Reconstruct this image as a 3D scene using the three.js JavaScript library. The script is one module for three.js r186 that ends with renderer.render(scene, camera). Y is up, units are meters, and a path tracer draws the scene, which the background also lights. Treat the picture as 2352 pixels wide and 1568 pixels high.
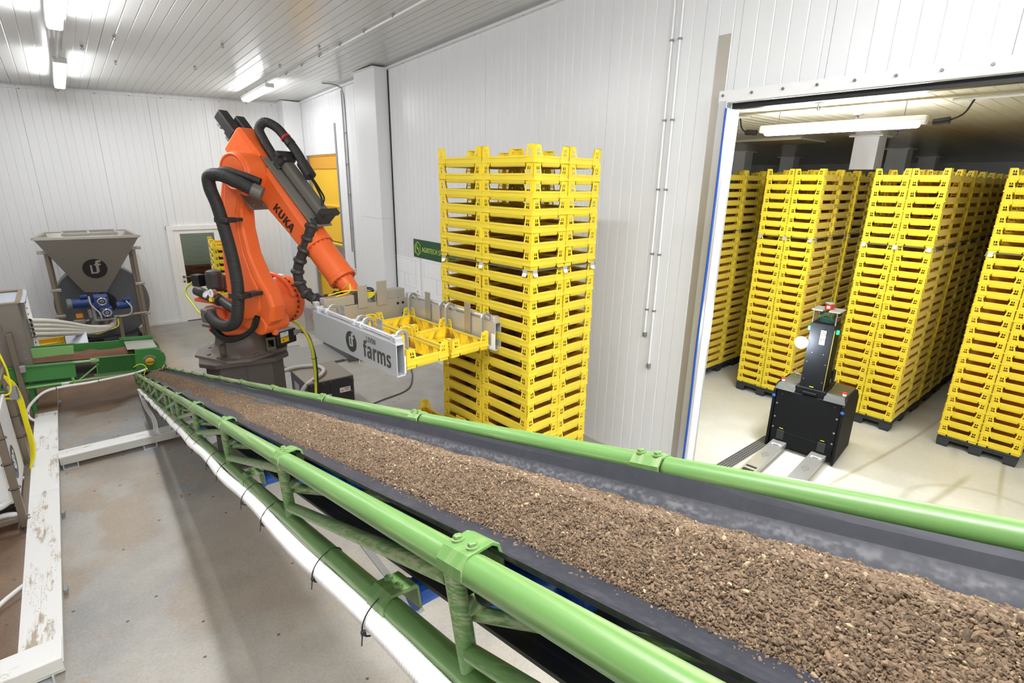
import * as THREE from 'three';
import { mergeGeometries } from 'three/addons/utils/BufferGeometryUtils.js';
import { RoundedBoxGeometry } from 'three/addons/geometries/RoundedBoxGeometry.js';
import { RectAreaLightUniformsLib } from 'three/addons/lights/RectAreaLightUniformsLib.js';
import { FontLoader } from 'three/addons/loaders/FontLoader.js';
import { TextGeometry } from 'three/addons/geometries/TextGeometry.js';

// ------------------------------------------------------------------ camera, lights, exposure
const scene = new THREE.Scene();
scene.background = new THREE.Color(0x0b0b0c);
const camera = new THREE.PerspectiveCamera(65.75, 2352 / 1568, 0.05, 80);
{
  const right = new THREE.Vector3(0.76933, 0.01597, 0.63865), up = new THREE.Vector3(0.17292, 0.95716, -0.23224);
  const fwd = new THREE.Vector3(0.61501, -0.28911, -0.73361);
  const m = new THREE.Matrix4().makeBasis(right, up, fwd.clone().negate());
  camera.quaternion.setFromRotationMatrix(m);
  camera.position.set(0, 3.2, 0);
}
scene.add(camera);
const renderer = new THREE.WebGLRenderer({ antialias: true });
renderer.toneMapping = THREE.LinearToneMapping;
renderer.toneMappingExposure = 1.46;
renderer.shadowMap.enabled = true;
RectAreaLightUniformsLib.init();
const LAMP_MAIN = 27, LAMP_MID = 58, LAMP_NEAR = 90, LAMP_STORE = 124, LAMP_FAR = 12;      // radiance of the tube lamps
const GLOW = 6;                                              // what the eye sees of a tube

const font = await new FontLoader().loadAsync('fonts/droid/droid_sans_bold.typeface.json');
const fontR = await new FontLoader().loadAsync('fonts/droid/droid_sans_regular.typeface.json');

// ------------------------------------------------------------------ helpers
let seed = 12345;
const rnd = () => { seed = (seed * 1664525 + 1013904223) >>> 0; return seed / 4294967296; };
const rr = (a, b) => a + (b - a) * rnd();
const V = (x, y, z) => new THREE.Vector3(x, y, z);
const counts = {};
function numbered(n) { const k = counts[n] = (counts[n] ?? -1) + 1; return k ? `${n}_${String(k).padStart(3, '0')}` : n; }
function sh(o) { o.castShadow = true; o.receiveShadow = true; return o; }
function tag(o, label, category, group, kind) {
  if (label) o.userData.label = label;
  if (category) o.userData.category = category;
  if (group) o.userData.group = group;
  if (kind) o.userData.kind = kind;
  return o;
}
function norm(g) {                                  // position, normal, uv, no index: ready to merge
  const n = g.index ? g.toNonIndexed() : g;
  for (const k of Object.keys(n.attributes)) if (!['position', 'normal', 'uv'].includes(k)) n.deleteAttribute(k);
  if (!n.attributes.normal) n.computeVertexNormals();
  if (!n.attributes.uv) n.setAttribute('uv', new THREE.BufferAttribute(new Float32Array(n.attributes.position.count * 2), 2));
  n.clearGroups();
  return n;
}
function merged(gs) { return Array.isArray(gs) ? (gs.length === 1 ? gs[0] : mergeGeometries(gs.map(norm))) : gs; }
function part(name, gs, mat, parent) {
  const m = sh(new THREE.Mesh(merged(gs), mat));
  m.name = parent === scene ? numbered(name) : name;
  parent.add(m);
  return m;
}
function thing(name, label, category, pos = [0, 0, 0], turn = 0, group) {
  const o = new THREE.Group(); o.name = numbered(name); scene.add(o);
  o.position.set(...pos); o.rotation.y = turn;
  return tag(o, label, category, group);
}
function struct(name, gs, mat) { const o = part(name, gs, mat, scene); o.userData.kind = 'structure'; return o; }
function structGroup(name) { const o = new THREE.Group(); o.name = numbered(name); o.userData.kind = 'structure'; scene.add(o); return o; }
function copyOf(o, pos, turn, label, group) {
  const c = o.clone(); c.name = numbered(o.name.replace(/_\d+$/, '')); scene.add(c);
  c.userData = { ...o.userData };
  c.position.set(...pos); c.rotation.set(0, turn, 0);
  if (label) c.userData.label = label;
  if (group) c.userData.group = group;
  return c;
}
const box = (w, h, d, x = 0, y = 0, z = 0) => new THREE.BoxGeometry(w, h, d).translate(x, y, z);
const rbox = (w, h, d, x = 0, y = 0, z = 0, r = 0.006, s = 2) => new RoundedBoxGeometry(w, h, d, s, Math.min(r, w / 2.1, h / 2.1, d / 2.1)).translate(x, y, z);
const span = (x0, x1, y0, y1, z0, z1, r = 0) => (r ? rbox : box)(Math.abs(x1 - x0), Math.abs(y1 - y0), Math.abs(z1 - z0), (x0 + x1) / 2, (y0 + y1) / 2, (z0 + z1) / 2, r);
const yUp = V(0, 1, 0);
function bar(p, q, r, seg = 10, r2 = r, open = false) {
  const a = V(...p), b = V(...q), L = a.distanceTo(b);
  const g = new THREE.CylinderGeometry(r2, r, L, seg, 1, open);
  g.applyQuaternion(new THREE.Quaternion().setFromUnitVectors(yUp, b.clone().sub(a).normalize()));
  return g.translate((a.x + b.x) / 2, (a.y + b.y) / 2, (a.z + b.z) / 2);
}
function beam(p, q, w, h, roll = 0) {               // square bar from p to q
  const a = V(...p), b = V(...q), L = a.distanceTo(b);
  const g = new RoundedBoxGeometry(w, L, h, 1, Math.min(w, h) * 0.12); g.rotateY(roll);
  g.applyQuaternion(new THREE.Quaternion().setFromUnitVectors(yUp, b.clone().sub(a).normalize()));
  return g.translate((a.x + b.x) / 2, (a.y + b.y) / 2, (a.z + b.z) / 2);
}
function hose(pts, r, n = 60, rad = 10, closed = false) {
  return new THREE.TubeGeometry(new THREE.CatmullRomCurve3(pts.map(p => V(...p)), closed, 'centripetal'), n, r, rad, closed);
}
function ribbed(pts, r, pitch, amp, rad = 14) {     // corrugated hose
  const c = new THREE.CatmullRomCurve3(pts.map(p => V(...p)), false, 'centripetal');
  const n = Math.ceil(c.getLength() / pitch) * 3;
  const g = new THREE.TubeGeometry(c, n, r, rad, false), P = g.attributes.position;
  for (let i = 0; i <= n; i++) {
    const ctr = c.getPointAt(i / n), k = 1 + amp / r * [0, 1, 1][i % 3];
    for (let j = 0; j <= rad; j++) { const q = i * (rad + 1) + j; P.setXYZ(q, ctr.x + (P.getX(q) - ctr.x) * k, ctr.y + (P.getY(q) - ctr.y) * k, ctr.z + (P.getZ(q) - ctr.z) * k); }
  }
  g.computeVertexNormals(); return g;
}
function disc(p, q, r, seg = 32, bev = 0.012) {     // round drum with softened ends, from p to q
  const L = V(...p).distanceTo(V(...q));
  const g = new THREE.LatheGeometry([[0, 0], [r - bev, 0], [r - bev * .3, bev * .3], [r, bev], [r, L - bev], [r - bev * .3, L - bev * .3], [r - bev, L], [0, L]].map(a => new THREE.Vector2(...a)), seg);
  const n = g.toNonIndexed(); n.computeVertexNormals();
  n.applyQuaternion(new THREE.Quaternion().setFromUnitVectors(yUp, V(...q).sub(V(...p)).normalize()));
  return n.translate(...p);
}
function extrude(pts, depth, bevel = 0, holes = []) { // polygon in x,y, extruded along z from 0
  const s = new THREE.Shape(pts.map(p => new THREE.Vector2(...p)));
  for (const hh of holes) s.holes.push(new THREE.Path(hh.map(p => new THREE.Vector2(...p))));
  const g = new THREE.ExtrudeGeometry(s, { depth: depth - 2 * bevel, bevelEnabled: bevel > 0, bevelSize: bevel, bevelThickness: bevel, bevelOffset: -bevel, bevelSegments: 2, curveSegments: 10 });
  return g.translate(0, 0, bevel);
}
const rect = (x0, x1, y0, y1) => [[x0, y0], [x1, y0], [x1, y1], [x0, y1]];
function metreUV(g, s = 1) {                         // texture laid on in metres, by the side each face looks to
  const n = norm(g), P = n.attributes.position, N = n.attributes.normal, U = n.attributes.uv;
  for (let i = 0; i < P.count; i++) { const ax = Math.abs(N.getX(i)), ay = Math.abs(N.getY(i)), az = Math.abs(N.getZ(i)); const [u, v] = ay >= ax && ay >= az ? [P.getX(i), P.getZ(i)] : ax > az ? [P.getZ(i), P.getY(i)] : [P.getX(i), P.getY(i)]; U.setXY(i, u * s, v * s); }
  return n;
}
function loft(secs) {                                // closed rings of equal length, capped
  const n = secs[0].length, pos = [], idx = [];
  secs.forEach(s => s.forEach(p => pos.push(...p)));
  for (let i = 0; i < secs.length - 1; i++) for (let j = 0; j < n; j++) { const a = i * n + j, b = i * n + (j + 1) % n; idx.push(a, b, a + n, b, b + n, a + n); }
  for (let j = 1; j < n - 1; j++) { idx.push(0, j + 1, j); const o = (secs.length - 1) * n; idx.push(o, o + j, o + j + 1); }
  const g = new THREE.BufferGeometry(); g.setAttribute('position', new THREE.Float32BufferAttribute(pos, 3)); g.setIndex(idx);
  const ng = g.toNonIndexed(); ng.computeVertexNormals(); return ng;
}
function text(str, size, depth, f = font) { const g = new TextGeometry(str, { font: f, size, depth, curveSegments: 5, bevelEnabled: false }); g.computeBoundingBox(); return g; }

// ------------------------------------------------------------------ noise and textures
const H = (x, y, s) => { let n = (x * 374761393 + y * 668265263 + s * 1274126177) | 0; n = Math.imul(n ^ (n >>> 13), 1274126177); return ((n ^ (n >>> 16)) >>> 0) / 4294967296; };
function vn(x, y, s = 0) {
  const xi = Math.floor(x), yi = Math.floor(y); let fx = x - xi, fy = y - yi; fx = fx * fx * (3 - 2 * fx); fy = fy * fy * (3 - 2 * fy);
  const a = H(xi, yi, s), b = H(xi + 1, yi, s), c = H(xi, yi + 1, s), d = H(xi + 1, yi + 1, s);
  return a + (b - a) * fx + (c - a) * fy + (a - b - c + d) * fx * fy;
}
function fbm(x, y, o = 4, s = 0) { let v = 0, a = .5, t = 0; for (let i = 0; i < o; i++) { v += a * vn(x, y, s + i); t += a; a *= .5; x *= 2.03; y *= 2.03; } return v / t; }
const sm = (a, b, x) => { const t = Math.min(1, Math.max(0, (x - a) / (b - a))); return t * t * (3 - 2 * t); };
function tex(w, h, fn, srgb = true) {
  const d = new Uint8Array(w * h * 4);
  for (let y = 0; y < h; y++) for (let x = 0; x < w; x++) { const c = fn(x / w, y / h, x, y), i = (y * w + x) * 4; d[i] = c[0]; d[i + 1] = c[1]; d[i + 2] = c[2]; d[i + 3] = 255; }
  const t = new THREE.DataTexture(d, w, h); t.wrapS = t.wrapT = THREE.RepeatWrapping; t.magFilter = THREE.LinearFilter; t.minFilter = THREE.LinearMipmapLinearFilter; t.generateMipmaps = true;
  if (srgb) t.colorSpace = THREE.SRGBColorSpace; t.needsUpdate = true; return t;
}
const mix = (a, b, t) => [a[0] + (b[0] - a[0]) * t, a[1] + (b[1] - a[1]) * t, a[2] + (b[2] - a[2]) * t];
const std = (color, roughness = .5, metalness = 0, extra = {}) => new THREE.MeshStandardMaterial({ color, roughness, metalness, ...extra });

const grime = (base, dirt, amt, sc, s) => tex(512, 512, (u, v) => { const n = fbm(u * sc, v * sc, 5, s), k = Math.pow(sm(.42, .8, n), 1.4) * amt + .05 * (H((u * 512) | 0, (v * 512) | 0, s) - .5); return mix(base, dirt, Math.max(0, k)).map(c => Math.max(0, Math.min(255, c))); });
const M = {
  wall: std(0xe6e7e8, .34), ceil: std(0xd4d5d2, .22), trim: std(0xe9e9e8, .4), pillar: std(0xe6e7e8, .45),
  dark: std(0x1c1c1e, .5), black: std(0x0f0f10, .45), rubber: std(0x2a2a2b, .75), white: std(0xeeeeec, .45), paper: std(0xf1f2f2, .8),
  steel: std(0xb9b6ae, .36, .6), steelD: std(0x84807a, .42, .8), alu: std(0xcfd0d3, .34, .5), galv: std(0x9a9a98, .5, .55), chrome: std(0xdadada, .18, 1),
  yellow: new THREE.MeshPhysicalMaterial({ color: new THREE.Color().setRGB(1, .85, .03), roughness: 1, transmission: .44, thickness: 0, clearcoat: .4, clearcoatRoughness: .35 }), yellowDoor: std(new THREE.Color().setRGB(.93, .55, .01), .5),
  orange: std(0xf06a2c, .42), kukaBlack: std(0x2b2928, .5), base: std(0x4a423d, .5),
  green: std(0x7aa863, .38), greenD: std(0x3a7d38, .45), belt: std(0x43434a, .55), beltIn: std(0x3a3a3c, .6), blue: std(0x1559b8, .45),
  motorBlue: std(0x26407f, .4), cableY: std(0xe9dc1a, .5), conduit: std(0xe3e0dc, .5), conduitG: std(0xbdbab2, .6),
  palletB: std(0x2b2d31, .6), jamb: std(0xbfb9ae, .34, .4), blueFoil: std(0x1d56b5, .4), lampBody: std(0xdcdcda, .5), bolt: std(0x9a978e, .35, .8),
  red: std(0xc3201c, .4), greenLed: std(0x1fb777, .4, 0, { emissive: 0x1fdc8c, emissiveIntensity: 1.2 }),
};
// ------------------------------------------------------------------ the room shell
const XR = 4.73, ZB = -13.87, XL = -4.6, ZF = 4.2, STORE_Y = 3.97, XS = 21;
const ceilY = (x, z) => 5.2 + (z + 5) * .034 + (x - XR) * .03;
// floors
{
  const W = 1024, Hh = 2048, gray = [172, 167, 158], grayB = [152, 151, 149], tan = [158, 134, 108], brown = [104, 79, 60];
  const map = tex(W, Hh, (u, v, px, py) => {
    const x = XL + u * (XR - XL), z = ZF - v * (ZF - ZB);
    const n1 = fbm(x * .9, z * .9, 4, 1), n2 = fbm(x * 5, z * 5, 4, 7), n3 = H(px, py, 3), n4 = fbm(x * 2.2 + 9, z * 2.2, 5, 21);
    let c = mix(gray, grayB, sm(.35, .65, n1));
    let d = 0;
    d = Math.max(d, sm(-.35, -.95, x) * sm(-1, -3, z));                          // beside the cable duct
    d = Math.max(d, sm(-8.4, -9.3, z + (n4 - .5) * 1.6) * sm(1.5, .7, x));       // below the feeding conveyor
    d = Math.max(d, .35 * sm(.25, .6, x) * sm(1.6, .9, x) * sm(.3, .7, n4) * sm(-9, -2, z));
    d = Math.max(d, .5 * sm(.45, .62, n4) * sm(1.2, -.3, x));
    d = Math.max(d, .45 * sm(.62, .72, n2) * sm(.45, .6, n1));
    c = mix(c, tan, Math.min(1, d * (.55 + .6 * n2)));
    c = mix(c, brown, Math.min(1, sm(.55, 1, d) * (.3 + .75 * n4)));
    const k = (n2 - .5) * 22 + (n3 - .5) * 13;
    if (H(px >> 1, py >> 1, 11) > .9985) return [92, 72, 54];
    return c.map(q => Math.max(0, Math.min(255, q + k)));
  });
  map.wrapS = map.wrapT = THREE.ClampToEdgeWrapping;
  const g = new THREE.PlaneGeometry(XR - XL, ZF - ZB); g.rotateX(-Math.PI / 2); g.translate((XL + XR) / 2, 0, (ZF + ZB) / 2);
  const uv = g.attributes.uv, P = g.attributes.position;
  for (let i = 0; i < P.count; i++) uv.setXY(i, (P.getX(i) - XL) / (XR - XL), (ZF - P.getZ(i)) / (ZF - ZB));
  const fl = structGroup('floor');
  part('concrete_floor', [g], std(0xffffff, .52, 0, { map }), fl);
  part('slab', [box(XR - XL + .2, .2, ZF - ZB + .2, (XL + XR) / 2, -.105, (ZF + ZB) / 2)], std(0x8a8782, .9), fl);
  const cream = [205, 203, 192], olive = [158, 152, 128];
  const map2 = tex(1024, 1024, (u, v, px, py) => {
    const x = XR + u * (XS - XR), z = ZF - v * (ZF - ZB), n = fbm(x * 3, z * 3, 4, 5), n2 = fbm(x * .8, z * .8, 3, 9);
    let k = 0;
    for (let i = 0; i < 7; i++) { const zz = -2.9 + .42 * i + .10 * (x - 5) * Math.sin(i * 2.1) + .25 * Math.sin(x * .5 + i), w = .035 + .02 * (i % 3); k = Math.max(k, sm(w, 0, Math.abs(z - zz)) * sm(.4, .62, fbm(x * .7, i * 3.3 + z, 3, 31 + i)) * .6); }
    const ring = Math.abs(Math.hypot(x - 6.6, z + .35) - .75); k = Math.max(k, sm(.06, 0, ring) * .35);
    return mix(cream, olive, Math.min(1, k + .22 * sm(.5, .75, n2))).map(q => Math.max(0, Math.min(255, q + (n - .5) * 16 + (H(px, py, 2) - .5) * 7)));
  });
  map2.wrapS = map2.wrapT = THREE.ClampToEdgeWrapping;
  const g2 = new THREE.PlaneGeometry(XS - XR, ZF - ZB); g2.rotateX(-Math.PI / 2); g2.translate((XS + XR) / 2, 0, (ZF + ZB) / 2);
  const uv2 = g2.attributes.uv, P2 = g2.attributes.position;
  for (let i = 0; i < P2.count; i++) uv2.setXY(i, (P2.getX(i) - XR) / (XS - XR), (ZF - P2.getZ(i)) / (ZF - ZB));
  part('screed_floor', [g2], std(0xffffff, .34, 0, { map: map2 }), fl);
  part('slab', [box(XS - XR + .2, .2, ZF - ZB + .2, (XS + XR) / 2, -.105, (ZF + ZB) / 2)], std(0x8a8782, .9), fl);
}
// sandwich panels: a folded sheet with narrow grooves; at(u, v, depth) maps width, height and depth into the room
const GROOVE = .1375, GD = .006;
function panelSheet(u0, u1, at, v0, v1, flip) {
  const prof = [[u0, .012], [u0 + .003, 0]];
  for (let u = u0 + GROOVE; u < u1 - .03; u += GROOVE) prof.push([u - .008, 0], [u - .002, GD], [u + .002, GD], [u + .008, 0]);
  prof.push([u1 - .003, 0], [u1, .012]);
  const pos = [], uv = [];
  const P = (u, d, v) => at(u, v(u), d);
  for (let i = 0; i < prof.length - 1; i++) {
    const [a, da] = prof[i], [b, db] = prof[i + 1];
    const q = [P(a, da, v0), P(b, db, v0), P(b, db, v1), P(a, da, v1)], t = [[a, 0], [b, 0], [b, 3], [a, 3]];
    for (const k of flip ? [0, 2, 1, 0, 3, 2] : [0, 1, 2, 0, 2, 3]) { pos.push(...q[k]); uv.push(...t[k]); }
  }
  const g = new THREE.BufferGeometry(); g.setAttribute('position', new THREE.Float32BufferAttribute(pos, 3)); g.setAttribute('uv', new THREE.Float32BufferAttribute(uv, 2)); g.computeVertexNormals();
  return g;
}
const K = n => () => n;
// back wall
{
  const w = structGroup('wall_back'), x0 = -4.6;
  for (let i = 0; i < 9; i++) {
    const a = x0 + .04 + i * 1.08, b = Math.min(a + 1.08, XR);
    if (a > XR - .1) break;
    const at = (u, v, d) => [u, v, ZB - d];
    // the door to the office breaks the panels between x 1.76 and 2.80
    if (b <= 1.76 || a >= 2.80) part('wall_panel', [panelSheet(a, b, at, K(0), u => ceilY(u, ZB) + .05)], M.wall, w);
    else {
      if (a < 1.76) part('wall_panel', [panelSheet(a, 1.76, at, K(0), u => ceilY(u, ZB) + .05)], M.wall, w);
      if (b > 2.80) part('wall_panel', [panelSheet(2.80, b, at, K(0), u => ceilY(u, ZB) + .05)], M.wall, w);
      part('wall_panel', [panelSheet(Math.max(a, 1.76), Math.min(b, 2.80), at, K(2.12), u => ceilY(u, ZB) + .05)], M.wall, w);
    }
  }
  part('core', [span(XL - .1, 1.76, 0, 5.3, ZB - .14, ZB - .015), span(2.80, XR + .2, 0, 5.3, ZB - .14, ZB - .015), span(1.76, 2.80, 2.12, 5.3, ZB - .14, ZB - .015)], M.trim, w);
  part('corner_strip', [beam([XL, ceilY(XL, ZB) - .05, ZB + .012], [XR, ceilY(XR, ZB) - .05, ZB + .012], .1, .02, Math.PI / 2)], M.trim, w);
  for (let x = -3.5; x < 4.6; x += .55) part('screw', [new THREE.SphereGeometry(.014, 8, 6).translate(x, ceilY(x, ZB) - .06, ZB + .025)], M.steelD, w);
  part('floor_strip', [span(XL, 1.74, 0, .06, ZB, ZB + .02), span(2.82, XR, 0, .06, ZB, ZB + .02)], M.trim, w);
}
// right wall with the storage doorway and the yellow roller door
const DZ0 = -2.675, DZ1 = 1.35, DY = 3.91, YZ0 = -13.3, YZ1 = -11.56, YY = 3.72;
{
  const w = structGroup('wall_right'), at = (u, v, d) => [XR + d, v, u], top = u => ceilY(XR, u) + .05;
  const cuts = [ZB, YZ0, YZ1, DZ0, DZ1, ZF];
  const seams = []; for (let z = -3.02; z > ZB; z -= 1.09) seams.push(z); for (let z = -3.02 + 1.09; z < ZF; z += 1.09) seams.push(z);
  const all = [...new Set([...cuts, ...seams])].sort((p, q) => p - q).filter((v, i, s) => i === 0 || v - s[i - 1] > .02);
  for (let i = 0; i < all.length - 1; i++) {
    const a = all[i], b = all[i + 1], mid = (a + b) / 2;
    const lo = mid > YZ0 && mid < YZ1 ? YY : mid > DZ0 && mid < DZ1 ? DY : 0;
    part('wall_panel', [panelSheet(a, b, at, K(lo), top, true)], M.wall, w);
  }
  part('core', [span(XR + .015, XR + .12, 0, 5.4, ZB - .1, YZ0), span(XR + .015, XR + .12, YY, 5.4, YZ0, YZ1), span(XR + .015, XR + .12, 0, 5.4, YZ1, DZ0), span(XR + .015, XR + .12, DY, 5.4, DZ0, DZ1), span(XR + .015, XR + .12, 0, 5.4, DZ1, ZF)], M.trim, w);
  part('corner_strip', [beam([XR - .012, ceilY(XR, -9.2) - .05, -9.2], [XR - .012, ceilY(XR, ZF) - .05, ZF], .02, .1, Math.PI / 2), beam([XR - .012, ceilY(XR, ZB) - .05, ZB], [XR - .012, ceilY(XR, -10) - .05, -10], .02, .1, Math.PI / 2)], M.trim, w);
  for (let z = -13.5; z < -1; z += .5) part('screw', [new THREE.SphereGeometry(.014, 8, 6).translate(XR - .028, ceilY(XR, z) - .05, z)], M.steelD, w);
  part('floor_strip', [span(XR - .035, XR, 0, .1, -9.2, DZ0 - .2)], std(0xc9c6be, .5), w);
  part('roof_gap_strip', [span(XR - .01, XR, 0, 5.0, -9.095, -9.06)], M.dark, w);
}
// steel door frame of the storage doorway
{
  const d = structGroup('door_2');
  part('cover_plate', [span(XR - .006, XR + .002, .02, 4.46, -2.87, -2.755)], M.jamb, d);
  part('jamb_sheet', [span(XR - .07, XR + .16, 0, DY, DZ0 - .085, DZ0 - .004, .004)], M.alu, d);
  part('protective_film', [hose([[XR - .078, 0, DZ0 - .002], [XR - .08, 1.0, DZ0 + .004], [XR - .078, 1.55, DZ0 - .004], [XR - .08, 2.6, DZ0 + .003], [XR - .078, DY - .06, DZ0]], .011, 40, 6)], M.blueFoil, d);
  part('lintel_angle', [span(XR - .06, XR, DY - .012, DY + .002, DZ0 - .09, DZ1 + .1), span(XR - .066, XR - .058, DY - .012, DY + .085, DZ0 - .09, DZ1 + .1)], M.trim, d);
  part('rubber_seal', [span(XR + .02, XR + .1, DY - .06, DY - .012, DZ0, DZ1)], M.black, d);
  part('jamb_sheet', [span(XR - .07, XR + .16, 0, DY, DZ1 + .004, DZ1 + .085, .004)], M.alu, d);
  for (let z = DZ0 - .05; z < DZ1; z += .26) part('bolt', [disc([XR - .066, DY + .045, z], [XR - .082, DY + .045, z], .011, 10, .003)], M.steelD, d);
}
// left and front walls close the room
{
  const w = structGroup('wall_left');
  for (let z = ZB + .04; z < ZF; z += 1.09) part('wall_panel', [panelSheet(z, Math.min(z + 1.09, ZF), (u, v, d) => [XL - d, v, u], K(0), u => ceilY(XL, u) + .05)], M.wall, w);
  part('core', [span(XL - .14, XL - .015, 0, 5.3, ZB - .1, ZF + .1)], M.trim, w);
  const f = structGroup('wall_front');
  for (let x = XL; x < XR; x += 1.09) part('wall_panel', [panelSheet(x, Math.min(x + 1.09, XR), (u, v, d) => [u, v, ZF + d], K(0), u => ceilY(u, ZF) + .05, true)], M.wall, f);
  part('core', [span(XL - .1, XR + .1, 0, 5.7, ZF + .015, ZF + .14)], M.trim, f);
}
// ceiling
{
  const c = structGroup('ceiling');
  for (let i = 0; i < 9; i++) {
    const a = -4.65 + .02 + i * 1.09 - .02, b = Math.min(a + 1.09, XR + .02);
    if (a > XR) break;
    part('ceiling_panel', [panelSheet(a, b, (u, v, d) => [u, ceilY(u, v) + d, v], K(ZF + .05), K(ZB - .02), true)], M.ceil, c);
  }
  const g = box(XR - XL + .3, .12, ZF - ZB + .3); g.rotateX(Math.atan(-.034)); g.rotateZ(Math.atan(.03)); g.translate((XL + XR) / 2, ceilY((XL + XR) / 2, (ZF + ZB) / 2) + .085, (ZF + ZB) / 2);
  part('core', [g], M.trim, c);
  const eyes = [[.93, -9.3], [1.05, -10.9], [2.15, -9.0], [2.1, -10.7], [3.3, -8.4], [3.2, -9.9], [.62, -10.1]];
  for (const [x, z] of eyes) part('ceiling_hook', [disc([x, ceilY(x, z), z], [x, ceilY(x, z) - .01, z], .02, 12, .003), new THREE.TorusGeometry(.015, .004, 6, 12).translate(x, ceilY(x, z) - .035, z)], M.steelD, c);
}
// storage hall behind the right wall
{
  const c = structGroup('ceiling');
  const zs = []; for (let z = ZB; z < ZF; z += 1.1) zs.push(z);
  for (const z of zs) part('ceiling_panel', [panelSheet(z, Math.min(z + 1.1, ZF), (u, v, d) => [v, STORE_Y + d, u], K(XR + .1), K(XS))], std(0xcfc9b4, .2), c);
  part('core', [span(XR + .13, XS + .1, STORE_Y + .02, STORE_Y + .14, ZB - .1, ZF + .1)], M.trim, c);
  part('inspection_hatch', [span(9.3, 10.3, STORE_Y - .045, STORE_Y - .002, -5.1, -4.0, .01)], std(0xc4bda6, .4), c);
  part('hatch_frame', [span(9.25, 10.35, STORE_Y - .012, STORE_Y - .001, -5.15, -3.95)], std(0xa9a38f, .4), c);
  const w = structGroup('wall_store');
  for (const z of zs) part('wall_panel', [panelSheet(z, Math.min(z + 1.1, ZF), (u, v, d) => [XS + d, v, u], K(0), K(STORE_Y), true)], M.wall, w);
  for (let x = XR + .2; x < XS; x += 1.1) part('wall_panel', [panelSheet(x, Math.min(x + 1.1, XS), (u, v, d) => [u, v, ZB - d], K(0), K(STORE_Y))], M.wall, w);
  for (let x = XR + .2; x < XS; x += 1.1) part('wall_panel', [panelSheet(x, Math.min(x + 1.1, XS), (u, v, d) => [u, v, ZF + d], K(0), K(STORE_Y), true)], M.wall, w);
  part('core', [span(XS + .015, XS + .12, 0, 4.1, ZB - .1, ZF + .1), span(XR + .13, XS, 0, 4.1, ZB - .14, ZB - .015), span(XR + .13, XS, 0, 4.1, ZF + .015, ZF + .14)], M.trim, w);
}
// pillars
for (const [x0, x1, z0, z1, n] of [[4.48, XR, -9.92, -9.1, 'long'], [4.32, XR, ZB + .001, ZB + .42, 'corner']]) {
  const p = structGroup('pillar');
  part('casing', [span(x0, x1, 0, ceilY(x0, z0) - .002, z0, z1, .012)], M.pillar, p);
  part('joint', [span(x0 - .004, x1, 2.52, 2.528, z0 - .004, z1 + .004)], std(0xc9c9c9, .5), p);
  part('top_plate', [span(x0 - .05, x1, ceilY(x0, z0) - .012, ceilY(x0, z0), z0 - .08, z1 + .05)], M.trim, p);
}
// white boxed-in columns hanging under the storage ceiling
[[9.9, -3.2, .34, 3.47, 'large white boxed-in ceiling post above the second row of yellow stacks'], [13.4, -3.75, .36, 3.3, 'white boxed-in ceiling post directly behind the large bright one'], [17, -4.1, .36, 3.2, 'smallest pale ceiling post, third behind the large bright one'], [12.6, -6.7, .36, 3.3, 'pale ceiling post above the leftmost storage row beside the doorway'], [15.6, -6.9, .36, 3.2, 'grey ceiling post in the dark above the second storage row']].forEach(([x, z, s, y, label]) => {
  const t = thing('ceiling_post', label, 'post', [x, STORE_Y, z]);
  part('casing', [span(-s / 2, s / 2, y - STORE_Y, -.001, -s / 2, s / 2, .008)], M.white, t);
  part('collar', [span(-s / 2 - .06, s / 2 + .06, -.02, -.001, -s / 2 - .06, s / 2 + .06)], M.trim, t);
});
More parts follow.
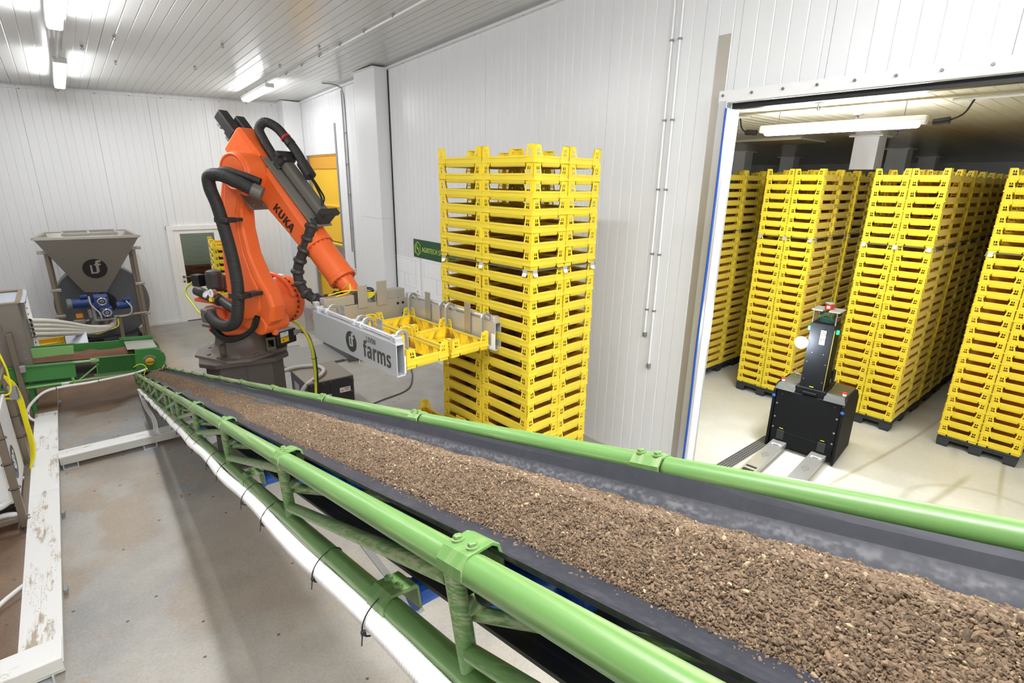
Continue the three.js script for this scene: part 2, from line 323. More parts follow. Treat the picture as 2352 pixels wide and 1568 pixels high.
// office door in the back wall
{
  const d = structGroup('door_1'), z = ZB + .03;
  part('door_frame', [span(1.70, 1.82, 0, 2.16, ZB - .02, z + .02, .006), span(2.74, 2.86, 0, 2.16, ZB - .02, z + .02, .006), span(1.70, 2.86, 2.06, 2.16, ZB - .02, z + .022, .006)], M.white, d);
  const leaf = part('door_leaf', [span(1.82, 2.74, .02, .86, z - .045, z - .003, .004), span(1.82, 1.94, .86, 2.06, z - .045, z - .003, .004), span(2.62, 2.74, .86, 2.06, z - .045, z - .003, .004), span(1.94, 2.62, 1.98, 2.06, z - .045, z - .003, .004), span(1.92, 2.64, .80, .87, z - .05, z + .002, .004)], std(0xf0efec, .4), d);
  part('door_handle', [disc([1.89, 1.03, z - .005], [1.89, 1.03, z + .012], .028, 16, .004), bar([1.89, 1.03, z], [1.89, 1.03, z + .055], .01), bar([1.885, 1.03, z + .055], [2.02, 1.03, z + .055], .011), disc([1.89, .92, z - .005], [1.89, .92, z + .008], .024, 14, .003)], M.steelD, leaf);
  part('glass_pane', [span(1.94, 2.62, .87, 1.98, z - .03, z - .022)], new THREE.MeshPhysicalMaterial({ color: 0xd8ddd6, roughness: .05, transmission: 1, thickness: 0, ior: 1.45 }), d);
  const ow = std(0xb4b9b2, .7);
  struct('wall_office_rear', [span(1.1, 4.1, 0, 2.6, ZB - 2.3, ZB - 2.2)], ow); struct('wall_office_left', [span(1.0, 1.1, 0, 2.6, ZB - 2.3, ZB - .14)], ow);
  struct('wall_office_right', [span(4.1, 4.2, 0, 2.6, ZB - 2.3, ZB - .14)], ow); struct('ceiling', [span(1.0, 4.2, 2.6, 2.7, ZB - 2.3, ZB - .14)], ow);
  struct('floor', [span(1.0, 4.2, -.1, .003, ZB - 2.3, ZB - .02)], std(0x6c2f33, .7));
  const sofa = thing('sofa', 'dark red sofa seen through the office door glass', 'sofa', [2.6, 0, ZB - 1.75]);
  part('seat', [rbox(1.5, .45, .6, 0, .225, .1, .05)], std(0x5d1420, .8), sofa); part('backrest', [rbox(1.5, .9, .2, 0, .55, -.2, .05)], std(0x5d1420, .8), sofa);
}
// yellow roller door with a clear band
{
  const d = structGroup('door_3'), x = XR + .07;
  part('curtain', [span(x - .006, x + .006, 2.62, YY, YZ0, YZ1), span(x - .006, x + .006, 1.82, 2.60, YZ0, YZ1), span(x - .006, x + .006, .02, .93, YZ0, YZ1)], M.yellowDoor, d);
  for (const y of [.95, 1.76, 2.61]) part('stiffener', [bar([x - .01, y, YZ0], [x - .01, y, YZ1], .034, 12)], M.yellowDoor, d);
  part('valance', [span(x - .03, x - .02, 3.42, YY + .02, YZ0, YZ1), span(x - .05, x - .02, YY - .03, YY + .02, YZ0, YZ1)], std(new THREE.Color().setRGB(.74, .36, .02), .55), d);
  part('clear_band', [span(x - .003, x + .003, .98, 1.73, YZ0, YZ1)], new THREE.MeshPhysicalMaterial({ color: 0xf4f6f2, roughness: .12, transmission: 1, thickness: 0 }), d);
  part('guide_rail', [span(XR - .012, XR + .1, 0, YY + .6, YZ1 - .02, YZ1 + .06)], M.galv, d);
  part('guide_rail', [span(XR - .012, XR + .1, 0, YY, YZ0 - .06, YZ0 + .01)], M.galv, d);
}
// ------------------------------------------------------------------ lamps
function tubeLamp(label, x, y, z, len, w, power, alongZ, pitchZ = 0, glow = GLOW) {
  const t = thing('ceiling_lamp', label, 'lamp', [x, y, z]);
  t.rotation.set(Math.atan(-pitchZ) * (alongZ ? 1 : 0), alongZ ? 0 : Math.PI / 2, 0, 'YXZ');
  part('housing', [rbox(w, .05, len, 0, .045, 0, .015), rbox(w * .95, .07, .05, 0, .03, len / 2 - .02, .012), rbox(w * .95, .07, .05, 0, .03, -len / 2 + .02, .012)], M.lampBody, t);
  const e = std(0xffffff, .4, 0, { emissive: 0xfbfdff, emissiveIntensity: glow });
  const dif = part('diffuser', [rbox(w * .9, .06, len - .09, 0, -.005, 0, .025, 3)], e, t); dif.castShadow = false;
  for (const s of [1, -1]) part('suspension', [bar([0, .06, s * len * .38], [0, .2, s * len * .38], .004, 6)], M.steelD, t);
  const L = new THREE.RectAreaLight(0xfbfcff, power, w * .9, len - .09);
  L.position.set(0, -.045, 0); L.rotation.x = -Math.PI / 2; L.name = 'tube_light'; t.add(L);
  for (const s of [1, -1]) { const S = new THREE.RectAreaLight(0xfbfcff, power, len - .09, .055); S.position.set(s * (w * .45 + .012), -.01, 0); S.rotation.y = -s * Math.PI / 2; S.name = 'tube_light'; t.add(S); }
  return t;
}
// ------------------------------------------------------------------ ceiling lamps of both halls
tubeLamp('nearest ceiling tube lamp at the top left edge, cut by the frame', .31, ceilY(.31, -7.0) - .17, -7.45, 2.2, .16, LAMP_MID, true, .034);
tubeLamp('short-looking ceiling tube lamp farther back in the left lamp line', .36, ceilY(.36, -11.6) - .17, -11.55, 2.2, .16, LAMP_MAIN, true, .034);
tubeLamp('ceiling tube lamp in the back right corner above the yellow roller door', 3.35, ceilY(3.35, -11.9) - .16, -11.9, 1.75, .16, LAMP_MAIN, true, .034);
for (const [x, z] of [[.3, -1.3], [.3, 2.9], [3.4, 1.3]])
  tubeLamp('ceiling tube lamp outside the picture in the near part of the hall', x, ceilY(x, z) - .16, z, 2.1, .16, LAMP_NEAR, true, .034).userData.group = 'ceiling lamps above the camera';
tubeLamp('long bright tube lamp hanging under the storage ceiling inside the doorway', 6.08, 3.76, -2.3, 1.5, .085, LAMP_STORE, true, 0, 8);
tubeLamp('storage tube lamp hidden right of the doorway, same line as the bright one', 6.08, 3.76, 1.2, 1.5, .085, 70, true, 0, 4);
tubeLamp('small ceiling lamp of the office seen through the door glass', 2.5, 2.44, ZB - 1.2, 1.0, .12, 22, true, 0, 3);
tubeLamp('unlit-looking tube lamp far down the dark storage hall', 7.0, 3.76, -11.6, 1.5, .085, LAMP_FAR, true, 0, 2);

// ------------------------------------------------------------------ yellow trays, 0.6 x 0.4 x 0.13
const TL = .596, TW = .397, TP = .13;
const dirtMap = grime([214, 160, 22], [74, 48, 22], .95, 7, 3);
const dirtMap2 = grime([255, 222, 50], [244, 184, 30], .3, 5, 8);
M.trayDirty = new THREE.MeshPhysicalMaterial({ color: 0xffffff, roughness: 1, transmission: .3, thickness: 0, map: dirtMap }); M.trayClean = new THREE.MeshPhysicalMaterial({ color: 0xffffff, roughness: 1, transmission: .75, thickness: 0, map: dirtMap2 });
function cornerPost() {                 // L of two pierced, tapering plates; outer corner at the origin, plates along -x and -z
  const gs = [];
  const holes = [];
  for (const [x0, x1] of [[.034, .046], [.052, .066]]) for (const [y0, y1] of [[.081, .102], [.109, .134]]) holes.push([[-x1 - .008 + (y0 - .081) * .2, y0], [-x0, y0], [-x0, y1], [-x1 - .008 + (y1 - .081) * .2, y1]]);
  const outline = [[0, .03], [-.1, .03], [-.1, .045], [-.092, .072], [-.073, .154], [-.067, .159], [0, .159]];
  const mk = (hs) => { const g = extrude(outline, .004, 0, hs); g.translate(0, 0, -.004); return g; };
  const A = mk(holes);
  const ribs = [extrude([[-.004, .001], [-.082, .001], [-.09, .03], [-.004, .03]].map(p => p), .003).translate(0, 0, -.0085)]; for (const x of [.008, .018, .028]) ribs.push(box(.003, .085, .004, -x, .112, .001));
  ribs.push(box(.1, .017, .005, -.05, .0375, .0015));           // belt band
  ribs.push(box(.1, .004, .02, -.05, .073, -.008));
  ribs.push(box(.06, .004, .018, -.030, .157, -.009));
  const face = merged([A, ...ribs]);
  const other = face.clone(); other.applyMatrix4(new THREE.Matrix4().set(0, 0, 1, 0, 0, 1, 0, 0, 1, 0, 0, 0, 0, 0, 0, 1));
  { const n = other, P = n.attributes.position, N = n.attributes.normal; // mirrored: turn the triangles round
    for (let i = 0; i < P.count; i += 3) for (const at of [P, N]) { const t = [at.getX(i), at.getY(i), at.getZ(i)]; at.setXYZ(i, at.getX(i + 2), at.getY(i + 2), at.getZ(i + 2)); at.setXYZ(i + 2, ...t); }
  }
  gs.push(face, other);
  return merged(gs);
}
function sideWall(len, segW) {          // one long wall: lip on top, plate dropping into a pocket; outer face at z = 0, centred on x
  const h = len / 2 - .088, gs = [];
  gs.push(box(2 * h + .03, .012, .022, 0, .071, -.012));                                   // lip
  gs.push(box(2 * h + .03, .004, .012, 0, .079, -.017));
  const p = h + .02, q = h - .003, r = h - .011;
  gs.push(extrude([[-p, .066], [p, .066], [p, .03], [-p, .03]], .004).translate(0, 0, -.009)); // shoulder
  { // pocket: one bulging sheet of plastic, as on the real tray
    const rows = [[q, .052, -.010], [q, .036, -.006], [r, .010, -.008], [r - .005, .0, -.014], [r - .005, .0, -.036]], pos = [];
    for (let i = 0; i < rows.length - 1; i++) { const [a, ya, za] = rows[i], [b, yb, zb] = rows[i + 1]; pos.push(-a, ya, za, -b, yb, zb, b, yb, zb, -a, ya, za, b, yb, zb, a, ya, za); }
    const g = new THREE.BufferGeometry(); g.setAttribute('position', new THREE.Float32BufferAttribute(pos, 3)); g.computeVertexNormals(); gs.push(g);
  }
  return merged(gs);
}
const wallL = sideWall(TL), wallS = sideWall(TW);
const rimGeo = merged([wallL.clone().translate(0, 0, TW / 2), wallL.clone().rotateY(Math.PI).translate(0, 0, -TW / 2), wallS.clone().rotateY(Math.PI / 2).translate(TL / 2, 0, 0), wallS.clone().rotateY(-Math.PI / 2).translate(-TL / 2, 0, 0)]);
const basinGeo = (() => {               // floor and sloping inner walls
  const a = TL / 2 - .018, b = TW / 2 - .018, c = TL / 2 - .045, d = TW / 2 - .045, T = .07, F = .006;
  const q = [[[-a, T, b], [a, T, b], [c, F, d], [-c, F, d]], [[a, T, -b], [-a, T, -b], [-c, F, -d], [c, F, -d]], [[a, T, b], [a, T, -b], [c, F, -d], [c, F, d]], [[-a, T, -b], [-a, T, b], [-c, F, d], [-c, F, -d]], [[-c, F, d], [c, F, d], [c, F, -d], [-c, F, -d]]];
  const pos = [], uv = [];
  for (const f of q) for (const k of [0, 2, 1, 0, 3, 2]) { pos.push(...f[k]); uv.push(f[k][0] * 1.1 + f[k][1], f[k][2] * 1.1 + f[k][1]); }
  for (const f of [q[4]]) for (const k of [0, 1, 2, 0, 2, 3]) { const p = f[k]; pos.push(p[0] * 1.006, p[1] - .004, p[2] * 1.008); uv.push(p[0] * 1.1 + p[1], p[2] * 1.1 + p[1]); }
  const g = new THREE.BufferGeometry(); g.setAttribute('position', new THREE.Float32BufferAttribute(pos, 3)); g.setAttribute('uv', new THREE.Float32BufferAttribute(uv, 2)); g.computeVertexNormals(); return g;
})();
const postGeo = cornerPost();
const POSTS = [[TL / 2, TW / 2, 0], [TL / 2, -TW / 2, Math.PI / 2], [-TL / 2, -TW / 2, Math.PI], [-TL / 2, TW / 2, -Math.PI / 2]];
function makeTray(dirty) {
  const t = thing('plastic_tray', 'tray', 'tray'); scene.remove(t); counts.plastic_tray--;
  part('rim', [rimGeo], M.yellow, t);
  part('basin', [basinGeo], dirty, t);
  for (const [x, z, r] of POSTS) { const p = part('corner_post', [postGeo], M.yellow, t); p.position.set(x, 0, z); p.rotation.y = r; }
  return t;
}
M.trayUsed = std(0xffffff, .55, 0, { map: grime([246, 204, 18], [96, 62, 22], .8, 13, 19) });
const trayDirty = makeTray(M.trayDirty), trayClean = makeTray(M.trayClean), trayUsed = makeTray(M.trayUsed);
const trayFull = merged([rimGeo, ...POSTS.map(([x, z, r]) => postGeo.clone().rotateY(r).translate(x, 0, z))]);
let trayCount = 0;
function addTray(proto, pos, turn, label, group) { trayCount++; const c = copyOf(proto, pos, turn, label, group); return c; }
proto0(); function proto0() { trayDirty.name = trayClean.name = trayUsed.name = 'plastic_tray'; }
const ORD = ['topmost', 'second', 'third', 'fourth', 'fifth', 'sixth', 'seventh', 'eighth', 'ninth', 'tenth', 'eleventh', 'twelfth', 'thirteenth', 'fourteenth', 'fifteenth', 'sixteenth', 'seventeenth', 'eighteenth', 'nineteenth', 'twentieth', 'twenty-first', 'twenty-second', 'twenty-third', 'twenty-fourth', 'lowest'];
const ordTop = i => i ? `${ORD[i]} from top` : 'topmost';
const stuffM = [], stuffMats = [];      // trays nobody can single out
// black plastic pallet, long side along local x (1.2), short along z (0.8)
const palletGeo = (() => {
  const gs = [rbox(1.19, .03, .79, 0, .13, 0, .008, 1)], feet = [];
  for (const z of [-.33, 0, .33]) for (const x of [-.53, 0, .53]) feet.push([x, z]);
  return { deck: merged([...gs, box(1.19, .02, .04, 0, .105, .375), box(1.19, .02, .04, 0, .105, -.375), box(.04, .02, .79, .575, .105, 0), box(.04, .02, .79, -.575, .105, 0)]), foot: loft([.0, .03, .1].map((y, i) => { const a = [.055, .062, .062][i], b = [.055, .062, .066][i]; return [[-a, y, b], [a, y, b], [a, y, -b], [-a, y, -b]]; })), feet };
})();
const palletProto = (() => { const t = thing('plastic_pallet', 'pallet', 'pallet'); scene.remove(t); counts.plastic_pallet--; part('deck', [palletGeo.deck], M.palletB, t); for (const [x, z] of palletGeo.feet) { const f = part('foot', [palletGeo.foot], M.palletB, t); f.position.set(x, 0, z); } return t; })();
const ds = [];
for (const z of [-.36, 0, .36]) ds.push([.6, z, 0], [-.6, z, Math.PI]);
for (const x of [-.54, 0, .54]) ds.push([x, .4, -Math.PI / 2], [x, -.4, Math.PI / 2]);
const clipGeo = merged([box(.003, .03, .05, .002, -.006, 0), loft([[[.0, -.02, .025], [.004, -.02, .025], [.004, -.02, -.025], [.0, -.02, -.025]], [[.012, -.045, .021], [.016, -.045, .021], [.016, -.045, -.021], [.012, -.045, -.021]]])]);
const dividerProto = (() => { const t = thing('divider_sheet', 'divider', 'divider'); scene.remove(t); counts.divider_sheet--; part('sheet', [box(1.21, .008, .81, 0, 0, 0)], M.steelD, t); for (const [x, z, r] of ds) { const c = part('clip', [clipGeo], M.alu, t); c.position.set(x + (Math.abs(r) === Math.PI / 2 ? 0 : Math.sign(x) * .005), 0, z + (Math.abs(r) === Math.PI / 2 ? Math.sign(z) * .005 : 0)); c.rotation.y = r; } return t; })();
// a stack: frame of reference with long side along local x; rotY turns it
function inStack(cx, cz, rot, lx, lz) { const c = Math.cos(rot), s = Math.sin(rot); return [cx + lx * c + lz * s, cz - lx * s + lz * c]; }
const dividerY = (base, below) => base + below * TP + .007;
function stackTrays(cx, cz, rot, base, n, below, cols, proto, labelOf, group) {
  for (let k = 0; k < n; k++) {                            // k counts from the top
    const lev = n - 1 - k, y = base + lev * TP + (lev >= below ? .015 : 0);
    for (const [lx, lz, key] of [[.3, .2, 'pp'], [-.3, .2, 'np'], [.3, -.2, 'pn'], [-.3, -.2, 'nn']]) {
      const jx = rr(-.004, .004), jz = rr(-.004, .004), [x, z] = inStack(cx, cz, rot, lx + jx, lz + jz);
      if (cols[key]) addTray(proto, [x, y, z], rot, labelOf(k, key, cols[key]), group);
      else stuffM.push([x, y, z, rot, proto === trayDirty]);
    }
  }
}
// --- the tall stack beside the gripper
const MS = { c: [3.128, -3.705], rot: Math.PI / 2 + .062, base: .179 };
{
  const lift = thing('pallet_station', 'low steel pallet station under the tall tray stack', 'platform', [MS.c[0], 0, MS.c[1]], MS.rot);
  part('frame', [rbox(1.3, .03, .05, 0, .015, .4, .005), rbox(1.3, .03, .05, 0, .015, -.4, .005), rbox(.05, .03, .86, .62, .015, 0, .005), rbox(.05, .03, .86, -.62, .015, 0, .005)], M.steelD, lift);
  copyOf(palletProto, [MS.c[0], .032, MS.c[1]], MS.rot, 'dark plastic pallet carrying the tall tray stack beside the gripper');
  const nm = { nn: 'near front corner', np: 'wall-side front', pn: 'rear robot-side', pp: 'hidden' };
  // local +x points away from the camera (-z); local +z points to the wall (+x)
  stackTrays(MS.c[0], MS.c[1], MS.rot, MS.base, 25, 18, { nn: 1, np: 1, pn: 1 }, trayDirty, (k, key) => `yellow tray, ${ordTop(k)} in ${nm[key]} column of tall stack beside gripper`, 'trays of the tall stack beside the gripper');
  const d = copyOf(dividerProto, [MS.c[0], dividerY(MS.base, 18), MS.c[1]], MS.rot, 'thin steel divider sheet with bent clips inside the tall stack beside the gripper');
}
// --- the stack by the office door
{
  const c = [2.60, -12.12], rot = Math.PI / 2 - .13;
  copyOf(palletProto, [c[0], 0, c[1]], rot, 'dark plastic pallet under the short stack by the office door');
  const nm = { nn: 'left front', np: 'right front', pn: 'left rear' };
  stackTrays(c[0], c[1], rot, .146, 14, 99, { nn: 1, np: 1, pn: 1 }, trayDirty, (k, key) => `yellow tray, ${ordTop(k)} in ${nm[key]} column of short stack by office door`, 'trays of the stack by the office door');
}
// --- rows of stacks in the storage hall, long side along x
const ROWS = [[8.62, -4.86, 'leftmost storage row'], [8.66, -3.45, 'second storage row from left'], [8.80, -2.11, 'third storage row from left'], [8.90, -.83, 'rightmost storage row']];
ROWS.forEach(([x0, z0, nm], r) => {
  for (let dpt = 0; dpt < 7; dpt++) {
    const x = x0 + dpt * 1.225, z = z0 + rr(-.015, .015), front = dpt === 0;
    copyOf(palletProto, [x, 0, z], 0, front ? `black plastic pallet at the front of the ${nm}` : `black plastic pallet, ${ORD[dpt]} from the front of the ${nm}`, 'pallets of the storage rows');
    copyOf(dividerProto, [x, dividerY(.146, 18), z], 0, `thin steel divider sheet in the ${dpt ? ORD[dpt] : 'front'} stack of the ${nm}`, 'divider sheets of the storage rows');
    const cols = front ? (r === 0 ? { np: 'right' } : { nn: 'left', np: 'right' }) : {};
    stackTrays(x, z, 0, .146, 25, 18, cols, trayClean, (k, key, side) => `clean yellow tray, ${ordTop(k)}, ${side} front column of ${nm}`, 'trays at the front of the storage rows');
  }
});
// --- the low stack below the gripper, mostly hidden by the conveyor
{
  const c = [2.28, -3.92], rot = -1.497;
  copyOf(palletProto, [c[0], .032, c[1]], rot, 'dark plastic pallet under the low tray stack below the gripper');
  for (let k = 0; k < 6; k++) for (const [lx, lz, nm] of [[.3, .2, ''], [-.3, .2, 'rear left place, only a corner showing'], [.3, -.2, 'front right place, its corner beside the tall stack'], [-.3, -.2, 'rear right place']]) {
    const [x, z] = inStack(...c, rot, lx, lz), y = .179 + k * TP;
    if (k === 5 && nm) addTray(trayDirty, [x, y, z], rot, `yellow tray on low stack behind conveyor, ${nm}`, 'trays of the low stack below the gripper');
    else stuffM.push([x, y, z, rot, true]);
  }
  const pts = []; for (let q = 0; q < 16; q++) pts.push([.11 * (.7 + .6 * rnd()) * Math.cos(q / 16 * 6.283), .07 * (.6 + .6 * rnd()) * Math.sin(q / 16 * 6.283)]);
  const [x, z] = inStack(...c, rot, -.36, -.2), res = tag(part('substrate_residue', [extrude(pts, .006, .0015).rotateX(-Math.PI / 2)], std(0x3c2712, .95), scene), 'dark residue patch in the tray of the low stack behind the conveyor', 'residue');
  res.position.set(x, .179 + 5 * TP + .007, z);
}
// a row behind the clear band of the roller door
for (let dpt = 0; dpt < 3; dpt++) for (const x of [6.6, 8.0]) {
  const z = -11.2 - dpt * 1.225 + .6;
  copyOf(palletProto, [x, 0, z], Math.PI / 2, 'black plastic pallet behind the clear band of the yellow roller door', 'pallets behind the roller door');
  stackTrays(x, z, Math.PI / 2, .146, 22, 99, {}, trayClean, () => '', '');
}
{
  const mk = (name, geo, mat, list, label) => {
    const im = new THREE.InstancedMesh(geo, mat, list.length), m = new THREE.Matrix4(); im.name = numbered(name); sh(im);
    list.forEach(([x, y, z, r], i) => im.setMatrixAt(i, m.makeRotationY(r).setPosition(x, y, z)));
    im.userData = { kind: 'stuff', label, category: 'trays' }; scene.add(im); return im;
  };
  mk('stacked_trays', trayFull, M.yellow, stuffM, 'mass of yellow trays stacked deep behind the front columns of all stacks');
  mk('tray_basins', basinGeo, M.trayClean, stuffM.filter(s => !s[4]), 'basins of the yellow trays stacked deep in the storage rows');
  mk('tray_basins', basinGeo, M.trayDirty, stuffM.filter(s => s[4]), 'soiled basins of the hidden trays in the two hall stacks');
}
// ------------------------------------------------------------------ the inclined belt conveyor; local x across, y up from the rails, z up the slope
const CV = { o: V(.39748, 1.07998, -6.65), d: V(-.013318, .25904911, .96577233).normalize() };
CV.ax = V(1, 0, 0).addScaledVector(CV.d, -CV.d.x).normalize(); CV.up = CV.d.clone().cross(CV.ax).normalize();
CV.q = new THREE.Quaternion().setFromRotationMatrix(new THREE.Matrix4().makeBasis(CV.ax, CV.up, CV.d));
const CW = .3895, CH = .169, T0 = -2.75, T1 = 8.6;
function onConveyor(o) { o.position.copy(CV.o); o.quaternion.copy(CV.q); return o; }
const stations = []; for (let n = -2; n < 11; n++) stations.push(6.4 - .84 * n);
const railMap = tex(128, 2048, (u, v) => { const n = fbm(4 + 3 * Math.cos(u * 6.283), v * 60 + 3 * Math.sin(u * 6.283), 5, 17), far = sm(.72, .42, v); return mix([98, 138, 74], [166, 170, 130], Math.min(.9, (sm(.45, .8, n) * .5 + .55 * far * sm(.3, .6, n)))); });
const greenDusty = std(0xffffff, .36, 0, { map: railMap });
{
  const t = onConveyor(thing('belt_conveyor', 'long light green trough belt conveyor rising from the far left to the camera', 'conveyor'));
  for (const x of [0, CW]) {
    part('top_rail', [bar([x, 0, T0], [x, 0, T1], .0205, 16)], greenDusty, t);
    part('bottom_rail', [bar([x, -CH, T0], [x, -CH, T1], .019, 14)], greenDusty, t);
  }
  for (const [i, z] of stations.entries()) {
    for (const [x, s] of [[0, 1], [CW, -1]]) {
      part('upright', [bar([x, -.012, z - .02], [x, -CH + .01, z - .02], .0135, 12)], greenDusty, t);
      const zz = i % 2 ? -1 : 1;
      part('brace', [bar([x, -.03, z - .03], [x, -CH + .04, z - .01 - .84], .0125, 10)], greenDusty, t);
      // bracket: a folded plate over the rail, with its two bolts and the open end towards the roller
      const b = part('idler_bracket', [
        extrude((s > 0 ? [[-.0225, -.004], [-.021, .010], [-.008, .0225], [.030, .025], [.040, .019], [.043, .002], [.042, -.022], [.038, -.022], [.0385, .002], [.036, .016], [.029, .0205], [-.006, .0185], [-.017, .008], [-.0185, -.006]] : [[-.0225, -.004], [-.021, .010], [-.008, .0225], [.014, .0235], [.028, .012], [.032, -.022], [.028, -.022], [.024, .010], [.012, .0195], [-.006, .0185], [-.017, .008], [-.0185, -.006]]).map(([a, b2]) => [x + s * a, b2]), .058, .0008).translate(0, 0, z - .020),
      ], greenDusty, t);
      for (const bz of [-.008, .026]) part('bolt', [disc([x + s * .008, .022, z + bz], [x + s * .008, .031, z + bz], .0065, 6, .0015), new THREE.CylinderGeometry(.009, .009, .003, 12).translate(x + s * .008, .0245, z + bz)], greenDusty, b);
      // tilted side roller below the belt
      const a0 = s > 0 ? [x + .036, -.040, z + .012] : [x - .036, -.066, z + .012], a1 = s > 0 ? [x + .140, -.117, z + .012] : [x - .128, -.117, z + .012];
      const r = part('roller', [disc(a0, a1, .029, 20, .004)], M.blue, t);
      const dir = V(...a1).sub(V(...a0)).normalize(), e0 = V(...a0).addScaledVector(dir, -.008);
      part('end_cap', [disc(e0.toArray(), V(...a0).toArray(), .030, 20, .003)], M.black, r);
    }
    part('roller', [disc([.135, -.106, z + .04], [CW - .135, -.106, z + .04], .028, 18, .004)], M.blue, t);
    part('cross_tube', [bar([0, -.075, z - .02], [CW, -.075, z - .02], .0125, 10)], greenDusty, t);
    part('cross_tube', [bar([.02, -.09, z - .03], [CW - .02, -.15, z + .55], .011, 8)], greenDusty, t);
  }
  // return rollers below
  for (const z of [6.11, 4.99, 3.43, 1.75, .07, -1.6]) {
    for (const [x, s] of [[0, 1], [CW, -1]]) {
      const b = part('idler_bracket', [extrude([[-.022, -.006], [-.018, .012], [0, .026], [.045, .026], [.05, .02], [.05, -.02], [.045, -.02], [.045, .017], [.002, .02], [-.013, .008], [-.016, -.006]].map(([a, c]) => [x + s * a, c - CH]), .07, .001).translate(0, 0, z - .035)], greenDusty, t);
      for (const bz of [-.02, .02]) part('bolt', [disc([x + s * .02, .025 - CH, z + bz], [x + s * .02, .034 - CH, z + bz], .008, 6, .002)], greenDusty, b);
    }
    part('roller', [disc([.052, -CH - .008, z], [CW - .052, -CH - .008, z], .026, 18, .004), disc([.046, -CH - .008, z], [.052, -CH - .008, z], .03, 18, .002)], M.blue, t);
  }
  // carrying belt: trough section swept up the slope, slightly wavy edges
  const sec = [[.030, .015], [.046, -.001], [.070, -.025], [.096, -.041], [.2, -.046], [.3, -.044], [.325, -.036], [.342, -.018], [.352, -.004], [.3585, .004]];
  const beltGeo = (th, T) => {
    const pos = [], idx = [], uv = [], n = T.length, m = sec.length;
    for (const t2 of T) sec.forEach(([x, y], j) => {
      const edge = j === 0 || j === m - 1 ? 1 : 0, far = sm(4.8, 2.5, t2);
      const w = Math.sin((t2 - 6.2) / .84 * Math.PI * 2) * .004 * (edge * 1.2 + .4) * (.25 + 1.6 * far);
      pos.push(x, y + w - th, t2); uv.push(x * 2, t2 * .25);
    });
    for (let i = 0; i < n - 1; i++) for (let j = 0; j < m - 1; j++) { const a = i * m + j; idx.push(a, a + m, a + 1, a + 1, a + m, a + m + 1); }
    return { pos, idx, uv };
  };
  const T = []; for (let z = T0 + .12; z < T1; z += .11) T.push(z);
  const A = beltGeo(0, T), B = beltGeo(.006, T), off = A.pos.length / 3, m = sec.length;
  const idx = [...A.idx]; for (let i = 0; i < B.idx.length; i += 3) idx.push(B.idx[i] + off, B.idx[i + 2] + off, B.idx[i + 1] + off);
  for (let i = 0; i < T.length - 1; i++) for (const j of [0, m - 1]) { const a = i * m + j, b = a + m; j ? idx.push(a, b, a + off, b, b + off, a + off) : idx.push(a, a + off, b, b, a + off, b + off); }
  const bg = new THREE.BufferGeometry(); bg.setAttribute('position', new THREE.Float32BufferAttribute([...A.pos, ...B.pos], 3)); bg.setAttribute('uv', new THREE.Float32BufferAttribute([...A.uv, ...B.uv], 2)); bg.setIndex(idx);
  const ng = bg.toNonIndexed(); ng.computeVertexNormals();
  // dust clings to the fold of the right wing and the left half of the trough
  const bmap = tex(256, 2048, (u, v) => { const x = u * .5, n = fbm(u * 160, v * 500, 3, 4), n2 = fbm(u * 12, v * 90, 4, 14); const k = .45 * sm(.012, .0, Math.abs(x - .331 + .004 * (n2 - .5))) * (.35 + .65 * sm(.35, .7, n)) + .3 * sm(.13, .06, x) * sm(.4, .65, n) * n2 + .1 * n2; return mix([37, 38, 46], [160, 157, 154], Math.min(.9, k)).map(c => c + (n - .5) * 10); });
  bmap.wrapS = THREE.ClampToEdgeWrapping;
  part('carrying_belt', [ng], std(0xffffff, .5, 0, { map: bmap }), t);
  const rmap = tex(256, 256, (u, v) => { const n = fbm(u * 60, v * 4, 4, 44), n2 = fbm(u * 6, v * 6, 4, 2); return mix([34, 34, 36], [92, 88, 84], .55 * sm(.4, .8, n) + .3 * sm(.55, .75, n2)); });
  part('return_belt', [span(.055, CW - .055, -CH + .022, -CH + .029, T0 + .1, T1)], std(0xffffff, .5, 0, { map: rmap }), t);
  part('tail_drum', [disc([.05, -.085, T0 + .12], [CW - .05, -.085, T0 + .12], .075, 24, .006)], M.steelD, t);
  // plate across the truss where two halves are flanged together, lower end plates and upper discharge hood
  for (const x of [0, CW]) part('flange_plate', [rbox(.016, CH, .05, x, -CH / 2, 2.55, .003), rbox(.016, CH, .04, x, -CH / 2, 2.61, .003)], greenDusty, t);
  for (const x of [-.012, CW + .012]) part('end_plate', [extrude([[T0 - .06, .05], [T0 + .03, .08], [T0 + .2, .035], [T0 + .2, -CH - .02], [T0 - .06, -CH - .02]], .008, .001).rotateY(-Math.PI / 2).translate(x + .004, 0, 0)], M.green, t);
  part('skirt_plate', [extrude([[T0 - .02, .01], [T0 + .06, .15], [T0 + .28, .05], [T0 + .26, -.01]], .004).rotateY(-Math.PI / 2).translate(CW - .06, 0, 0), extrude([[T0 - .02, .0], [T0 + .05, .11], [T0 + .17, .06], [T0 + .2, -.01]], .004).rotateY(-Math.PI / 2).translate(.06, 0, 0)], M.steelD, t);
  part('rubber_flap', [extrude([[0, 0], [.11, -.012], [.115, -.09], [.02, -.075]], .004).translate(.03, .11, T0 + .09)], std(0x9a938c, .7), t);
}
// supporting trestle below, feet splayed to the right
{
  const t = thing('conveyor_trestle', 'grey steel support leg with a foot plate under the middle of the conveyor', 'trestle', [1.0, 0, -3.02]);
  part('leg', [beam([.58, 0, 0], [-.28, 1.86, -.05], .05, .05)], M.galv, t);
  part('cross_bar', [beam([-.28, 1.86, -.05], [-.62, 1.86, -.05], .04, .04)], M.galv, t);
  part('foot_plate', [rbox(.12, .012, .12, .58, .006, 0, .003)], M.galv, t);
}
